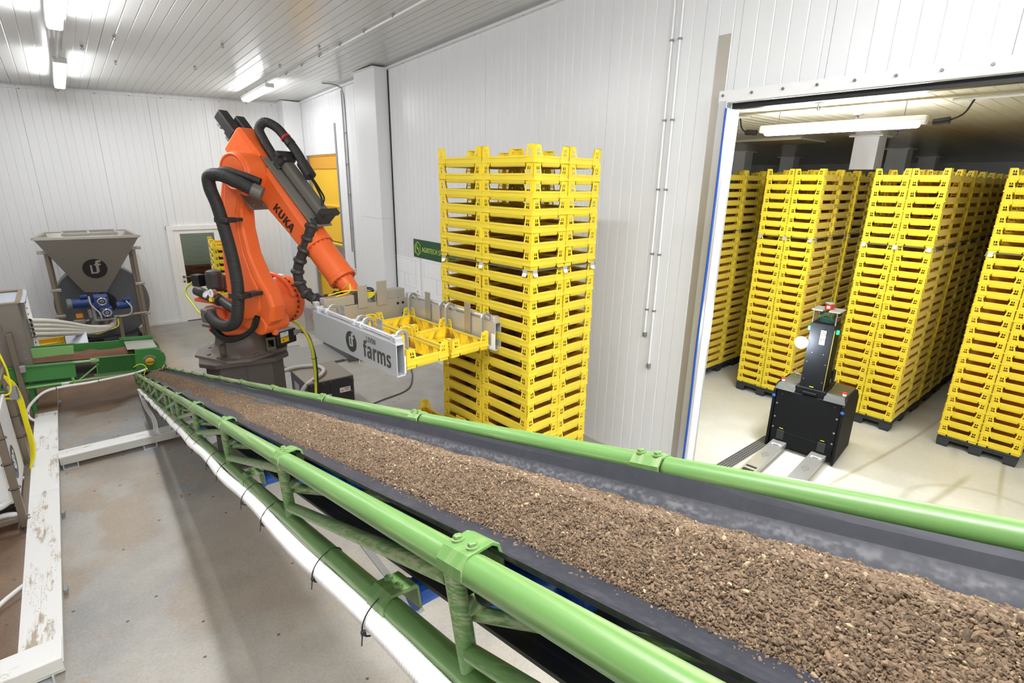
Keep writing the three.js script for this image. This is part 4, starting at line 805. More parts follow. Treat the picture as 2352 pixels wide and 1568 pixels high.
  for (const [lx, lz, nm] of [[.3,   .214, 'near camera-side'], [.3, -  .214, 'near stack-side'], [-.3, .214, 'rear camera-side'], [-.3, -.214, 'rear stack-side']]) {
    const [x, z] = inStack(GR.c[0], GR.c[2], GR.t, lx, lz);
    addTray(trayUsed, [x, GR.c[1], z], GR.t, `soiled yellow tray carried in the ${nm} place of the robot gripper`, 'trays held by the gripper');
    // caked residue on the tray floor
    for (let k = 0; k < 1; k++) {
      const r = rr(.07, .12), pts = []; for (let a = 0; a < 14; a++) pts.push([r * (.6 + .8 * rnd()) * Math.cos(a / 14 * 6.283) * 1.3, r * (.5 + .7 * rnd()) * Math.sin(a / 14 * 6.283) * .7]);
      const res = tag(part('substrate_residue', [extrude(pts, .006, .0015).rotateX(-Math.PI / 2)], std(0x4a3016, .95), scene), `dark caked residue in the ${nm} tray held by the gripper`, 'residue', 'residue in the gripped trays');
      res.position.set(x, GR.c[1] + .007, z); res.rotation.y = rr(0, 6);
    }
  }
}
// ------------------------------------------------------------------ automated pallet truck; local x along the forks, z to the left in the picture
{
  const t = thing('pallet_truck', 'black driverless pallet truck with a tall mast and two steel forks', 'pallet truck', [6.55, 0, -2.23], -3.05);
  const bk = new THREE.MeshPhysicalMaterial({ color: 0x131416, roughness: .6, specularIntensity: .35 }), gr = std(0x54554f, .4, .4);
  part('front_plate', [rbox(.02, .60, .72, .0, .49, 0, .006)], bk, t);
  part('skirt_plate', [rbox(.02, .19, .70, .004, .15, 0, .004)], bk, t);
  for (const s of [1, -1]) {
    const sp = part('side_plate', [extrude([[-.62, .06], [.03, .02], [.03, .77], [-.05, .85], [-.5, .85], [-.62, .72]], .03, .006).translate(0, 0, s > 0 ? .365 : -.395)], bk, t);
    part('sticker', [disc([.032, .70, s * .38], [.034, .70, s * .38], .02, 20, .0005)], std(0x2b64b5, .4), sp);
    part('top_cover', [loft([[[.02, .79, s * .39], [.02, .79, s * .16], [-.55, .79, s * .16], [-.55, .79, s * .39]], [[-.03, .86, s * .36], [-.03, .87, s * .16], [-.52, .87, s * .16], [-.52, .86, s * .36]]].map(q => s > 0 ? q : q.slice().reverse()))], gr, t);
    const es = part('stop_button', [disc([-.10, .865, s * .34], [-.10, .895, s * .34], .02, 18, .004)], M.white, t);
    part('button_cap', [disc([-.10, .893, s * .34], [-.10, .91, s * .34], .026, 18, .006)], M.red, es);
    for (const y of [.28, .42, .6]) part('screw', [disc([.009, y, s * .335], [.015, y, s * .335], .012, 12, .003)], M.bolt, t);
    part('fork_guide', [rbox(.03, .12, .09, .012, .2, s * .235, .006)], std(0x222326, .5), t);
    part('yellow_mark', [box(.003, .007, .045, .0155, .285, s * .235)], std(0xe8e31c, .5), t);
    part('sensor_hole', [disc([.009, .735, s * .29], [.013, .735, s * .29], .014, 14, .001)], M.black, t);
    // fork
    const f0 = [[-.02, .055], [1.2, .055], [1.24, .07], [1.24, .1], [.02, .112], [-.02, .112]];
    const fk = part('fork', [extrude(f0, .165, .004).translate(0, 0, s * .225 - .0825)], M.steel, t);
    part('roller_slot', [span(.98, 1.16, .1005, .1035, s * .225 - .06, s * .225 + .06), span(.89, .93, .101, .1045, s * .225 - .06, s * .225 + .06)], M.black, fk);
    part('load_roller', [bar([1.07, .075, s * .225 - .05], [1.07, .075, s * .225 + .05], .034, 18)], std(0xd8a791, .5), fk);
    part('sticker', [span(.12, .17, .111, .1125, s * .225 - .06, s * .225 + .05)], M.paper, fk);
    part('stamped_mark', [new THREE.TorusGeometry(.05, .002, 4, 4).rotateX(Math.PI / 2).scale(1.6, 1, .9).translate(.5, .107, s * .225), ...[0, 1, 2].map(i => span(.46 + i * .03, .463 + i * .03, .106, .1085, s * .225 - .03, s * .225 + .03))], std(0x55534e, .5), fk);
    part('roller_sticker', [span(.15, .17, .1124, .1128, s * .225 - .04, s * .225 + .03)], M.dark, fk);
  }
  part('body', [rbox(.58, .66, .74, -.31, .45, 0, .02)], bk, t);
  part('battery_cover', [rbox(.5, .06, .34, -.3, .80, 0, .02)], bk, t);
  part('drive_bumper', [rbox(.22, .1, .5, -.7, .17, -.1, .03), rbox(.16, .05, .3, -.72, .08, -.1, .02)], std(0x4a443a, .6), t);
  part('wheel', [bar([-.55, .09, -.3], [-.55, .09, -.2], .09, 24)], M.rubber, t);
  part('wheel', [bar([-.55, .09, .2], [-.55, .09, .3], .09, 24)], M.rubber, t);
  // mast
  const ms = part('mast', [rbox(.24, .92, .26, -.15, 1.22, 0, .008)], bk, t);
  part('mast_foot', [rbox(.26, .1, .34, -.14, .83, 0, .01), rbox(.03, .035, .16, .0, .82, 0, .008)], bk, t);
  part('yellow_mark', [box(.003, .007, .045, -.028, .90, 0)], std(0xe8e31c, .5), ms);
  const st = part('sticker', [box(.002, .17, .055, -.028, 1.52, -.02)], M.paper, ms);
  part('sticker_print', [...[1.555, 1.495].map(y => new THREE.TorusGeometry(.018, .004, 6, 18).rotateY(Math.PI / 2).translate(-.0255, y, -.02)), box(.001, .01, .04, -.0262, 1.592, -.02)], std(0x3a3a3a, .5), st);
  part('edge_light_strip', [box(.01, .85, .006, -.035, 1.2, -.128)], std(0x8a7a2a, .5), ms);
  for (const [y, z] of [[.98, .1], [.98, -.1], [1.2, .1], [1.2, -.1], [1.32, .06], [1.32, -.06]]) part('screw', [disc([-.032, y, z], [-.026, y, z], .006, 8, .001)], M.bolt, ms);
  // open top with electronics
  for (const [x, z] of [[-.04, .12], [-.04, -.12], [-.26, .12], [-.26, -.12]]) part('cage_post', [rbox(.012, .16, .012, x, 1.75, z, .002)], M.steelD, t);
  part('cage_top', [rbox(.25, .012, .12, -.15, 1.835, .09, .003), rbox(.25, .012, .12, -.15, 1.835, -.09, .003)], M.galv, t);
  part('cage_pane', [box(.003, .14, .23, -.036, 1.755, 0)], new THREE.MeshPhysicalMaterial({ color: 0xdfe3e0, roughness: .08, transmission: 1, thickness: 0 }), t);
  part('electronics', [rbox(.12, .05, .14, -.15, 1.71, 0, .006), hose([[-.1, 1.7, .08], [-.06, 1.78, .05], [-.1, 1.8, -.02], [-.06, 1.74, -.07], [-.1, 1.69, -.1]], .006, 30, 6), hose([[-.18, 1.7, -.08], [-.08, 1.8, -.05], [-.08, 1.76, .03], [-.1, 1.69, .06]], .005, 30, 6)], std(0x2f7f78, .5), t);
  part('laser_scanner', [disc([-.15, 1.838, 0], [-.15, 1.9, 0], .045, 24, .006)], M.red, t);
  part('scanner_cap', [disc([-.15, 1.9, 0], [-.15, 1.915, 0], .05, 24, .005)], M.galv, t);
  part('scanner_label', [box(.002, .03, .035, -.103, 1.868, .0)], M.paper, t);
  for (const s of [1, -1]) part('status_light', [rbox(.03, .05, .03, -.08, 1.60, s * .15, .008)], M.greenLed, t);
  part('side_handle', [rbox(.05, .14, .03, -.2, 1.05, -.17, .01), rbox(.08, .03, .05, -.19, .96, -.18, .006)], M.black, t);
  part('mirror_bracket', [bar([-.08, 1.0, .13], [-.05, 1.02, .2], .006, 8), bar([-.05, .98, .2], [-.05, 1.08, .2], .005, 8)], M.steelD, t);
  // bright headlamp on the left flank of the mast
  part('lamp_housing', [bar([-.09, 1.42, .19], [-.02, 1.42, .19], .05, 24, .06), rbox(.05, .03, .08, -.08, 1.42, .15, .006)], M.black, t);
  const lens = part('headlamp', [new THREE.SphereGeometry(.072, 24, 16).scale(.55, 1, 1).translate(-.008, 1.42, .19)], std(0xffffff, .3, 0, { emissive: 0xeaf3ff, emissiveIntensity: 60 }), t); lens.castShadow = false;
  const L = new THREE.PointLight(0xeaf3ff, 3, 0, 2); L.position.set(.09, 1.42, .20); L.castShadow = true; L.shadow.radius = 3; L.name = 'headlamp_light'; t.add(L);
}
{
  const g = thing('floor_drain', 'narrow steel drain grating in the storage floor beside the pallet truck', 'drain', [6.12, 0, -2.66], .0);
  part('frame', [span(-.62, .62, .0015, .006, -.075, -.07), span(-.62, .62, .0015, .006, .07, .075)], M.galv, g);
  part('channel', [span(-.62, .62, .0008, .0018, -.07, .07)], M.dark, g);
  for (let i = 0; i < 31; i++) part('cross_bar', [span(-.61 + i * .0405, -.60 + i * .0405, .002, .0055, -.07, .07)], M.galv, g);
  for (let i = 0; i < 4; i++) part('long_bar', [span(-.62, .62, .002, .005, -.045 + i * .03 - .003, -.045 + i * .03 + .003)], M.galv, g);
}
// ------------------------------------------------------------------ dark green feeding conveyor at the far left
{
  const t = thing('feed_conveyor', 'dark green horizontal conveyor feeding the lower end of the inclined conveyor', 'conveyor', [.66, .61, -9.35]);
  t.rotation.z = -.08;
  const R = .172, Z = .30;
  for (const s of [1, -1]) {
    const pts = []; for (let k = 0; k <= 14; k++) { const a = -Math.PI / 2 + Math.PI * k / 14; pts.push([R * Math.cos(a), R * Math.sin(a)]); }
    part('end_guard', [extrude([[-.20, -R], ...pts, [-.20, R]], .035, .006).translate(0, 0, s > 0 ? Z - .02 : -Z - .015)], M.greenD, t);
  }
  const mesh = []; for (let i = 0; i < 24; i++) mesh.push(box(.006, .235, .006, -.635 + i * .0195, -.02, Z + .008)); for (let i = 0; i < 13; i++) mesh.push(box(.46, .006, .006, -.41, -.135 + i * .0195, Z + .008));
  const gd = part('mesh_guard', [...mesh, rbox(.47, .012, .03, -.41, .10, Z + .005, .003), rbox(.47, .012, .03, -.41, -.145, Z + .005, .003), rbox(.012, .25, .03, -.645, -.02, Z + .005, .003)], M.greenD, t);
  part('guard_back', [box(.45, .23, .004, -.41, -.02, Z - .02)], std(0x173a18, .7), gd);
  const kn = part('tension_knob', [disc([-.03, -.02, Z + .012], [-.03, -.02, Z + .055], .055, 26, .01)], std(0xe79a1c, .5), t);
  part('knob_bar', [rbox(.1, .02, .012, -.03, -.02, Z + .058, .004)], M.greenD, kn);
  part('dial_label', [extrude([...Array.from({ length: 9 }, (_, k) => { const a = .5 + k * .27; return [.095 * Math.cos(a), .095 * Math.sin(a)]; }), ...Array.from({ length: 9 }, (_, k) => { const a = .5 + (8 - k) * .27; return [.07 * Math.cos(a), .07 * Math.sin(a)]; })], .003).translate(-.03, -.02, Z + .015)], M.galv, kn);
  part('bolt', [disc([.12, .10, Z + .013], [.12, .10, Z + .02], .012, 8, .002)], M.bolt, t);
  part('side_panel', [rbox(.95, .205, .03, -1.35, -.04, Z, .004), rbox(.95, .02, .06, -1.35, .065, Z, .003)], M.greenD, t);
  part('side_panel', [rbox(2.0, .16, .02, -.92, .10, -Z, .004), rbox(.72, .11, .02, -1.22, .14, -Z + .03, .004)], M.greenD, t);
  part('side_skirt', [rbox(.64, .19, .012, -1.19, .155, .08, .003)], M.green, t);
  part('top_plate', [rbox(.36, .006, .5, -.10, .165, 0, .002)], M.steel, t);
  part('cover_plate', [rbox(.42, .05, .012, -.12, .20, -Z + .02, .003)], M.greenD, t);
  part('top_tube', [bar([-.9, .065, Z + .01], [-.62, .065, Z + .01], .016, 10), rbox(.1, .045, .05, -.66, .07, Z, .006)], M.green, t);
  part('lower_tube', [bar([-1.9, -.25, Z], [.0, -.165, Z], .016, 10)], M.green, t);
  part('lower_beam', [rbox(1.0, .06, .03, -1.45, -.22, Z - .02, .004), rbox(1.2, .13, .02, -1.4, -.25, -.05, .004)], M.greenD, t);
  part('upright', [bar([-.92, -.14, Z], [-.9, -.24, Z], .018, 10)], M.green, t);
  part('brace', [bar([-.88, -.22, Z], [-.62, .01, Z], .011, 8)], M.green, t);
  part('belt', [rbox(2.4, .012, .5, -1.05, .05, 0, .003), disc([0, 0, -.25], [0, 0, .25], .15, 30, .01)], M.belt, t);
  part('return_belt', [rbox(2.4, .012, .5, -1.1, -.14, 0, .003)], M.beltIn, t);
  part('latch', [rbox(.09, .035, .02, -1.0, -.22, Z + .01, .006)], M.alu, t);
  for (const [x, z] of [[-1.35, .22], [-1.35, -.22], [-1.9, -.24]]) part('leg', [rbox(.05, .62, .05, x, -.40, z, .006)], M.greenD, t);
  const soil = []; const g = new THREE.PlaneGeometry(1.2, .34, 70, 22); g.rotateX(-Math.PI / 2); const P = g.attributes.position;
  for (let i = 0; i < P.count; i++) { const x = P.getX(i), z = P.getZ(i), e = sm(.17, .08, Math.abs(z)); P.setY(i, .058 + e * (.045 + .03 * vn(x * 9, z * 9, 3)) + .010 * vn(x * 60, z * 60, 4)); P.setX(i, x - .80); }
  g.computeVertexNormals();
  part('substrate', [g], std(0x6b4a37, .95), t).userData.kind = 'stuff';
}
// white cable conduit looping from the feeding conveyor down to the floor duct
{
  const c = thing('cable_conduit', 'pale smooth conduit sweeping below the green feeding conveyor to the floor duct', 'conduit');
  part('tube', [hose([[.58, .50, -8.98], [.43, .47, -8.97], [.13, .465, -8.94], [-.11, .46, -8.93], [-.39, .475, -8.90], [-.56, .46, -8.88], [-.68, .38, -8.87], [-.77, .27, -8.86], [-.78, .17, -8.84], [-.72, .1, -8.82], [-.6, .09, -8.80]], .017, 90, 10)], M.conduit, c);
  for (const [x, y, z] of [[.0, .462, -8.935], [-.45, .475, -8.89], [-.775, .22, -8.85]]) part('cable_tie', [new THREE.TorusGeometry(.019, .004, 6, 16).rotateY(Math.PI / 2).translate(x, y, z)], M.black, c);
}
{
  const c = thing('signal_cable', 'thin yellow cable hanging from the green conveyor end to the floor', 'cable');
  part('wire', [hose([[.42, .56, -8.98], [.50, .59, -8.97], [.56, .55, -8.95], [.52, .42, -8.93], [.50, .34, -8.91], [.49, .26, -8.90]], .006, 50, 6)], M.cableY, c);
}
// ------------------------------------------------------------------ stainless dosing box above the feeding conveyor
{
  const t = thing('dosing_box', 'open stainless steel dosing box with white corner strip at the left edge', 'hopper', [-1.05, .64, -9.6]);
  const X = .42, Z = .5, Hh = .98, st = std(0x8a837b, .38, .75);
  part('front_sheet', [rbox(2 * X + .1, Hh, .01, -.05, Hh / 2, Z, .003)], st, t);
  part('rear_sheet', [rbox(2 * X + .1, Hh, .01, -.05, Hh / 2, -Z, .003)], st, t);
  part('side_sheet', [rbox(.01, Hh, 2 * Z, X, Hh / 2, 0, .003)], st, t);
  part('side_sheet', [rbox(.01, Hh, 2 * Z, -X - .1, Hh / 2, 0, .003)], st, t);
  part('top_flange', [rbox(2 * X + .14, .02, .05, -.05, Hh + .005, Z, .004), rbox(2 * X + .14, .02, .05, -.05, Hh + .005, -Z, .004), rbox(.05, .02, 2 * Z, X, Hh + .005, 0, .004), rbox(.04, .03, 2 * Z, .1, Hh + .01, 0, .004)], std(0x9a8d76, .45, .5), t);
  part('lid_pane', [rbox(.42, .006, .9, .28, Hh - .01, 0, .002), rbox(.5, .006, .9, -.22, Hh - .01, 0, .002)], std(0xc9d2dd, .2, .3), t);
  const ss = part('corner_strip', [rbox(.012, Hh + .06, .10, X + .012, Hh / 2 - .02, -Z + .06, .003), rbox(.05, Hh + .06, .01, X + .03, Hh / 2 - .02, -Z + .02, .003)], M.white, t);
  for (let k = 0; k < 10; k++) part('screw', [disc([X + .018, .05 + k * .085, -Z + .07], [X + .028, .05 + k * .085, -Z + .07], .011, 8, .002)], M.dark, ss);
  for (let k = 0; k < 9; k++) part('rivet', [new THREE.SphereGeometry(.007, 8, 6).translate(X - .05, .06 + k * .09, Z + .006)], M.chrome, t);
  part('slot_frame', [rbox(.22, .016, .04, .1, .64, Z + .02, .004), rbox(.22, .016, .04, .1, .73, Z + .02, .004), rbox(.016, .1, .04, .21, .685, Z + .02, .004)], st, t);
}
{
  const t = thing('support_frame', 'square stainless steel stand carrying the dosing box at the left edge', 'frame', [-.78, 0, -9.0]);
  for (const [x, z] of [[0, 0], [-.9, 0], [0, -1.1], [-.9, -1.1]]) part('leg', [rbox(.06, 1.25, .06, x, .63, z, .006), disc([x, 0, z], [x, .02, z], .045, 18, .004)], std(0x7d7263, .45, .55), t);
  part('rail', [rbox(.05, .05, 1.1, 0, .18, -.55, .006), rbox(.9, .05, .05, -.45, .18, 0, .006)], std(0x7d7263, .45, .55), t);
  part('bracket', [rbox(.06, .09, .06, .05, .78, .02, .008), rbox(.1, .05, .05, -.18, .70, .02, .006)], M.galv, t);
}
// four pale suction hoses from the dosing box to the mixer below the funnel
for (const [k, label] of ['topmost of the four pale ribbed hoses leaving the dosing box', 'second from top of the four pale ribbed hoses', 'third from top of the four pale ribbed hoses', 'lowest of the four pale ribbed hoses leaving the dosing box'].entries()) {
  const h = thing('suction_hose', label, 'hose'), y = 1.2 - k * .065;
  part('tube', [ribbed([[-.61, y, -9.95], [-.42, y - .13, -10.4], [-.25, .93 - k * .055, -10.8], [.06, .68 - k * .028, -11.4], [.28, .575 - k * .01, -11.75], [.38, .55 + k * .012, -11.9], [.42, .62, -12.0]], .036, .022, .005, 12)], std(0xcdcbbf, .5), h);
}
// ------------------------------------------------------------------ funnel mixer in front of the back wall
{
  const t = thing('funnel_mixer', 'stainless funnel with a black round emblem above a big grey drum', 'mixer', [.3, 0, -12.3]);
  const st = std(0x8b857d, .4, .7);
  const A = [[-.735, 2.17, .5], [.715, 2.15, .5], [.62, 2.17, -.6], [-.60, 2.17, -.6]], Bq = [[-.22, 1.20, .36], [.09, 1.17, .36], [.09, 1.17, .02], [-.22, 1.2, .02]];
  const wallOf = (i, j) => { const q = [A[i], A[j], Bq[j], Bq[i]], c = V(0, 0, 0); const off = p => { const d = V(0 - p[0] * .02, 0, (-.05 - p[2]) * .03); return [p[0] + d.x, p[1], p[2] + d.z]; }; return loft([q, q.map(off)]); };
  const fr = part('funnel_sheet', [wallOf(0, 1)], st, t); part('funnel_sheet', [wallOf(1, 2)], st, t); part('funnel_sheet', [wallOf(2, 3)], st, t); part('funnel_sheet', [wallOf(3, 0)], st, t);
  part('rim', [beam(A[0], A[1], .05, .03), beam(A[1], A[2], .05, .03), beam(A[2], A[3], .05, .03), beam(A[3], A[0], .05, .03), beam([-.35, 2.2, .28], [.42, 2.2, .28], .06, .02), beam([-.35, 2.2, -.35], [.42, 2.2, -.35], .06, .02), beam([.02, 2.2, .28], [.02, 2.2, -.35], .04, .02), beam([-.35, 2.2, .28], [-.35, 2.2, -.35], .04, .02), beam([.42, 2.2, .28], [.42, 2.2, -.35], .04, .02)], std(0xb2aea4, .35, .7), t);
  // emblem on the sloping front sheet
  const n = V(0, 0, 0).crossVectors(V(...A[1]).sub(V(...A[0])), V(...Bq[0]).sub(V(...A[0]))).normalize(); if (n.z < 0) n.negate();
  const q = new THREE.Quaternion().setFromRotationMatrix(new THREE.Matrix4().makeBasis(V(1, 0, 0), n.clone().cross(V(1, 0, 0)), n));
  const put = g => g.applyQuaternion(q).translate(-.005, 1.615, .418);
  const em = part('emblem', [put(disc([0, 0, .012], [0, 0, .02], .175, 48, .002))], std(0x161616, .5), t);
  const L = []; L.push(span(-.065, -.038, -.085, .07, .02, .025), span(-.038, .012, -.085, -.06, .02, .025), span(.012, .036, -.085, -.05, .02, .025), text('f', .2, .005).translate(-.012, -.062, .02));
  part('emblem_letters', [put(merged(L))], std(0xa8a299, .4, .5), em);
  // drum
  part('drum', [disc([.04, .86, -.75], [.04, .86, -.30], .73, 72, .02)], std(0x72757a, .42, .4), t);
  part('drum_hub', [disc([.04, .86, -.31], [.04, .86, -.24], .2, 30, .02)], M.dark, t);
  part('drum_base', [rbox(1.0, .2, .5, .04, .1, -.5, .03)], M.dark, t);
  // stand
  const fm = std(0x8a7f70, .45, .5);
  for (const x of [-.62, .61]) for (const z of [.25, -.2]) part('post', [rbox(.06, 1.9, .06, x * (z < 0 ? .97 : 1), .95, z, .006)], fm, t);
  part('post', [rbox(.06, .66, .06, .2, .33, .3, .006)], fm, t);
  part('cross_bar', [bar([-.62, .66, .28], [.64, .70, .28], .032, 12)], fm, t);
  part('cross_bar', [rbox(.05, .05, .5, -.62, 1.8, .02, .006), rbox(.05, .05, .5, .61, 1.8, .02, .006)], fm, t);
  for (const [x, y] of [[-.66, 1.92], [.66, 1.92], [-.6, 1.26], [.62, 1.26], [.62, .68], [-.62, .8]]) part('clamp', [rbox(.15, .05, .09, x, y, .25, .008), disc([x, y, .29], [x, y, .32], .016, 10, .003)], std(0xb5b0a6, .35, .6), t);
  // gear motors
  const mot = (x0, x1, y, r) => { const m = part('gear_motor', [disc([x0, y, .42], [x1, y, .42], r, 26, .02), ...Array.from({ length: 8 }, (_, k) => disc([x0 + .06 + (x1 - x0 - .12) * k / 8, y, .42], [x0 + .07 + (x1 - x0 - .12) * k / 8, y, .42], r + .009, 24, .002))], M.motorBlue, t); part('terminal_box', [rbox(.11, .05, .1, (x0 + x1) / 2 + .05, y + r + .03, .44, .01)], M.motorBlue, m); return m; };
  mot(-.46, -.14, 1.03, .085); mot(.18, .42, .92, .07);
  part('motor_shroud', [disc([-.50, 1.03, .42], [-.42, 1.03, .42], .092, 26, .02)], std(0x74767a, .5), t);
  const gb = part('gear_box', [rbox(.22, .24, .2, -.02, 1.03, .44, .03), rbox(.2, .2, .2, .02, .83, .44, .03)], M.motorBlue, t);
  for (const [x, y] of [[-.01, 1.04], [.03, .83]]) { part('output_flange', [new THREE.TorusGeometry(.06, .016, 8, 26).translate(x, y, .545), disc([x, y, .54], [x, y, .57], .03, 18, .004)], M.chrome, gb); for (let k = 0; k < 6; k++) part('bolt', [disc([x + .085 * Math.cos(k * 1.047), y + .085 * Math.sin(k * 1.047), .54], [x + .085 * Math.cos(k * 1.047), y + .085 * Math.sin(k * 1.047), .552], .01, 6, .002)], M.chrome, gb); }
  part('motor_bracket', [rbox(.05, .34, .05, -.15, .84, .45, .006), rbox(.3, .04, .1, .0, .70, .45, .006)], M.galv, t);
  part('motor_cable', [hose([[-.18, 1.15, .5], [-.17, 1.0, .54], [-.08, .85, .58], [-.06, .72, .55]], .012, 30, 8), hose([[.34, 1.0, .5], [.4, .88, .56], [.36, .76, .55], [.2, .72, .5]], .012, 30, 8)], M.conduitG, t);
  part('outlet_pipe', [disc([-.17, .58, .34], [-.17, .86, .34], .06, 20, .01), disc([.0, .58, .34], [.0, .74, .34], .05, 20, .01)], M.galv, t);
  part('valve_head', [rbox(.1, .08, .1, -.36, .80, .40, .015)], std(0xe48a1c, .5), t);
  part('valve_body', [rbox(.16, .08, .1, -.38, .70, .40, .015), disc([-.2, .74, .4], [-.2, .9, .4], .04, 16, .008)], M.galv, t);
  part('yellow_wires', [hose([[-.3, .62, .4], [-.2, .45, .45], [.0, .5, .5], [.15, .56, .5], [.17, .68, .45]], .01, 40, 6), hose([[-.4, .7, .4], [-.42, .4, .4], [-.36, .2, .4], [-.38, .05, .4]], .01, 30, 6), hose([[.1, .7, .45], [-.1, .9, .35], [-.2, .93, .35]], .008, 24, 6)], M.cableY, t);
  part('lower_motor', [disc([-.1, .16, .1], [.45, .2, .05], .12, 24, .02)], M.dark, t);
}
// trays and a pale bin between the dosing box and the mixer
{
  const base = [-.62, -11.15], rot = .02;
  for (let k = 0; k < 3; k++) addTray(trayDirty, [base[0], .52 - k * .13, base[1]], rot, ['topmost yellow tray between the dosing box and the funnel mixer', 'second yellow tray between the dosing box and the funnel mixer', 'third yellow tray between the dosing box and the funnel mixer'][k], 'trays behind the pale hoses');
  const st = thing('tray_stand', 'low brown stand under the yellow trays behind the pale hoses', 'stand', [base[0], 0, base[1]]);
  part('top', [rbox(.7, .04, .5, 0, .235, 0, .006)], std(0x8a7458, .7), st); for (const x of [-.3, .3]) for (const z of [-.2, .2]) part('leg', [rbox(.05, .22, .05, x, .11, z, .005)], M.steelD, st);
  const b = thing('machine_cover', 'pale grey sloping cover panel beside the yellow trays at the mixer', 'cover', [-.17, 0, -11.0]);
  part('panel', [loft([[[-.13, .3, .3], [.15, .3, .3], [.15, .3, -.25], [-.13, .3, -.25]], [[-.13, .52, .2], [.15, .50, .2], [.15, .72, -.25], [-.13, .74, -.25]]])], std(0xaeb2b8, .4, .3), b);
  part('foot', [rbox(.24, .3, .5, .01, .15, 0, .01)], M.steelD, b);
}
// ------------------------------------------------------------------ white control cabinet in a stainless frame, cut by the left edge
{
  const t = thing('cabinet_frame', 'brown-dusted stainless frame with feet around the white cabinet, left edge', 'frame', [-.76, 0, -6.75]);
  const fm = std(0x85796a, .42, .55);
  for (const [x, z] of [[0, .62], [-.9, .62], [0, -.68], [-.9, -.68]]) { part('post', [rbox(.055, 1.75, .055, x, .93, z, .005)], fm, t); part('foot', [disc([x, .0, z], [x, .02, z], .035, 16, .004), bar([x, .02, z], [x, .06, z], .016, 10)], M.steelD, t); }
  for (const y of [.10, 1.25]) part('rail', [rbox(.05, .05, 1.3, 0, y, -.03, .005)], fm, t);
  for (const z of [.62, -.68]) for (const y of [.14, 1.25]) part('rail', [rbox(.9, .05, .05, -.45, y, z, .005)], fm, t);
  part('joint_bolt', [disc([.03, .14, .62], [.05, .14, .62], .018, 10, .003), disc([.03, .09, .62], [.05, .09, .62], .018, 10, .003)], M.chrome, t);
  for (const y of [.45, .7, .95, 1.2]) { part('cable_tie', [new THREE.TorusGeometry(.045, .004, 5, 16).rotateX(Math.PI / 2).translate(.0, y, -.68)], M.black, t); part('cable_tie', [new THREE.TorusGeometry(.042, .004, 5, 16).rotateX(Math.PI / 2).translate(.0, y, .62)], M.black, t); }
  const c = thing('control_cabinet', 'white control cabinet with a dark round emblem at the left edge', 'cabinet', [-1.17, 0, -6.77]);
  part('housing', [rbox(.74, .78, 1.0, 0, .62, 0, .02)], M.white, c);
  part('side_panel', [rbox(.02, .84, 1.02, .375, .58, -.02, .004)], std(0xe3e4e6, .4), c);
  const em = part('emblem', [disc([.384, .46, .03], [.388, .46, .03], .17, 44, .001)], std(0x4a4c50, .5), c);
  part('emblem_letters', [box(.003, .17, .03, .389, .47, .09), box(.003, .03, .09, .389, .40, .06), box(.003, .15, .03, .389, .46, .01), box(.003, .028, .06, .389, .545, -.02), box(.003, .024, .05, .389, .49, -.005)], M.white, em);
  part('base_tray', [rbox(.7, .05, .95, 0, .2, 0, .01)], M.dark, c);
  part('hose', [hose([[.05, .6, .56], [.12, .35, .6], [.25, .27, .58], [.36, .27, .45]], .03, 30, 10)], M.conduit, c);
  const w = thing('yellow_cables', 'bundle of bright yellow cables running down the frame post at the left edge', 'cables', [-.72, 0, -7.43]);
  for (let k = 0; k < 4; k++) part('cable', [hose([[-.1 - .03 * k, 1.35, .12], [-.02 + .01 * k, 1.12, .08], [.015 + .012 * k, .9, .05 - .01 * k], [.02 + .01 * k, .6, .04], [.02 + .012 * k, .4, .04 + .01 * k], [.01 + .01 * k, .25, .06 + .02 * k], [-.02, .12, .1 + .02 * k]], .009, 50, 6)], M.cableY, w);
  part('cable_loop', [hose([[-.35, 1.28, .1], [-.2, 1.05, .12], [-.03, .98, .1], [.0, 1.2, .08], [-.04, 1.5, .04]], .010, 40, 6), hose([[-.4, 1.15, .15], [-.2, .98, .12], [-.02, .92, .08]], .01, 30, 6)], M.cableY, w);
  part('terminal_strip', [rbox(.07, .16, .04, .0, .98, .07, .006), ...Array.from({ length: 6 }, (_, k) => bar([.03, .92 + k * .025, .05], [.045, .92 + k * .025, .1], .008, 8))], M.galv, w);
}
for (const [i, [z, y]] of [[-7.05, .11], [-6.45, .10], [-6.2, .12], [-5.1, .03]].entries()) {
  const c = thing('cable_conduit', ['pale conduit entering the long floor duct beside the yellow cables', 'thin pale conduit stub between cabinet frame and long floor duct', 'thicker pale conduit stub nearest the frame foot at the long duct', 'pale conduit lying in brown dust in the bottom left corner'][i], 'conduit');
  part('tube', [hose(i < 3 ? [[-1.0, y, z - .1], [-.85, y + .02, z - .05], [-.72, .075, z]] : [[-1.3, .02, -4.6], [-1.05, .03, -4.75], [-.85, .06, -5.0], [-.73, .08, -5.1]], i === 2 ? .028 : .018, 24, 10)], M.conduit, c);
}
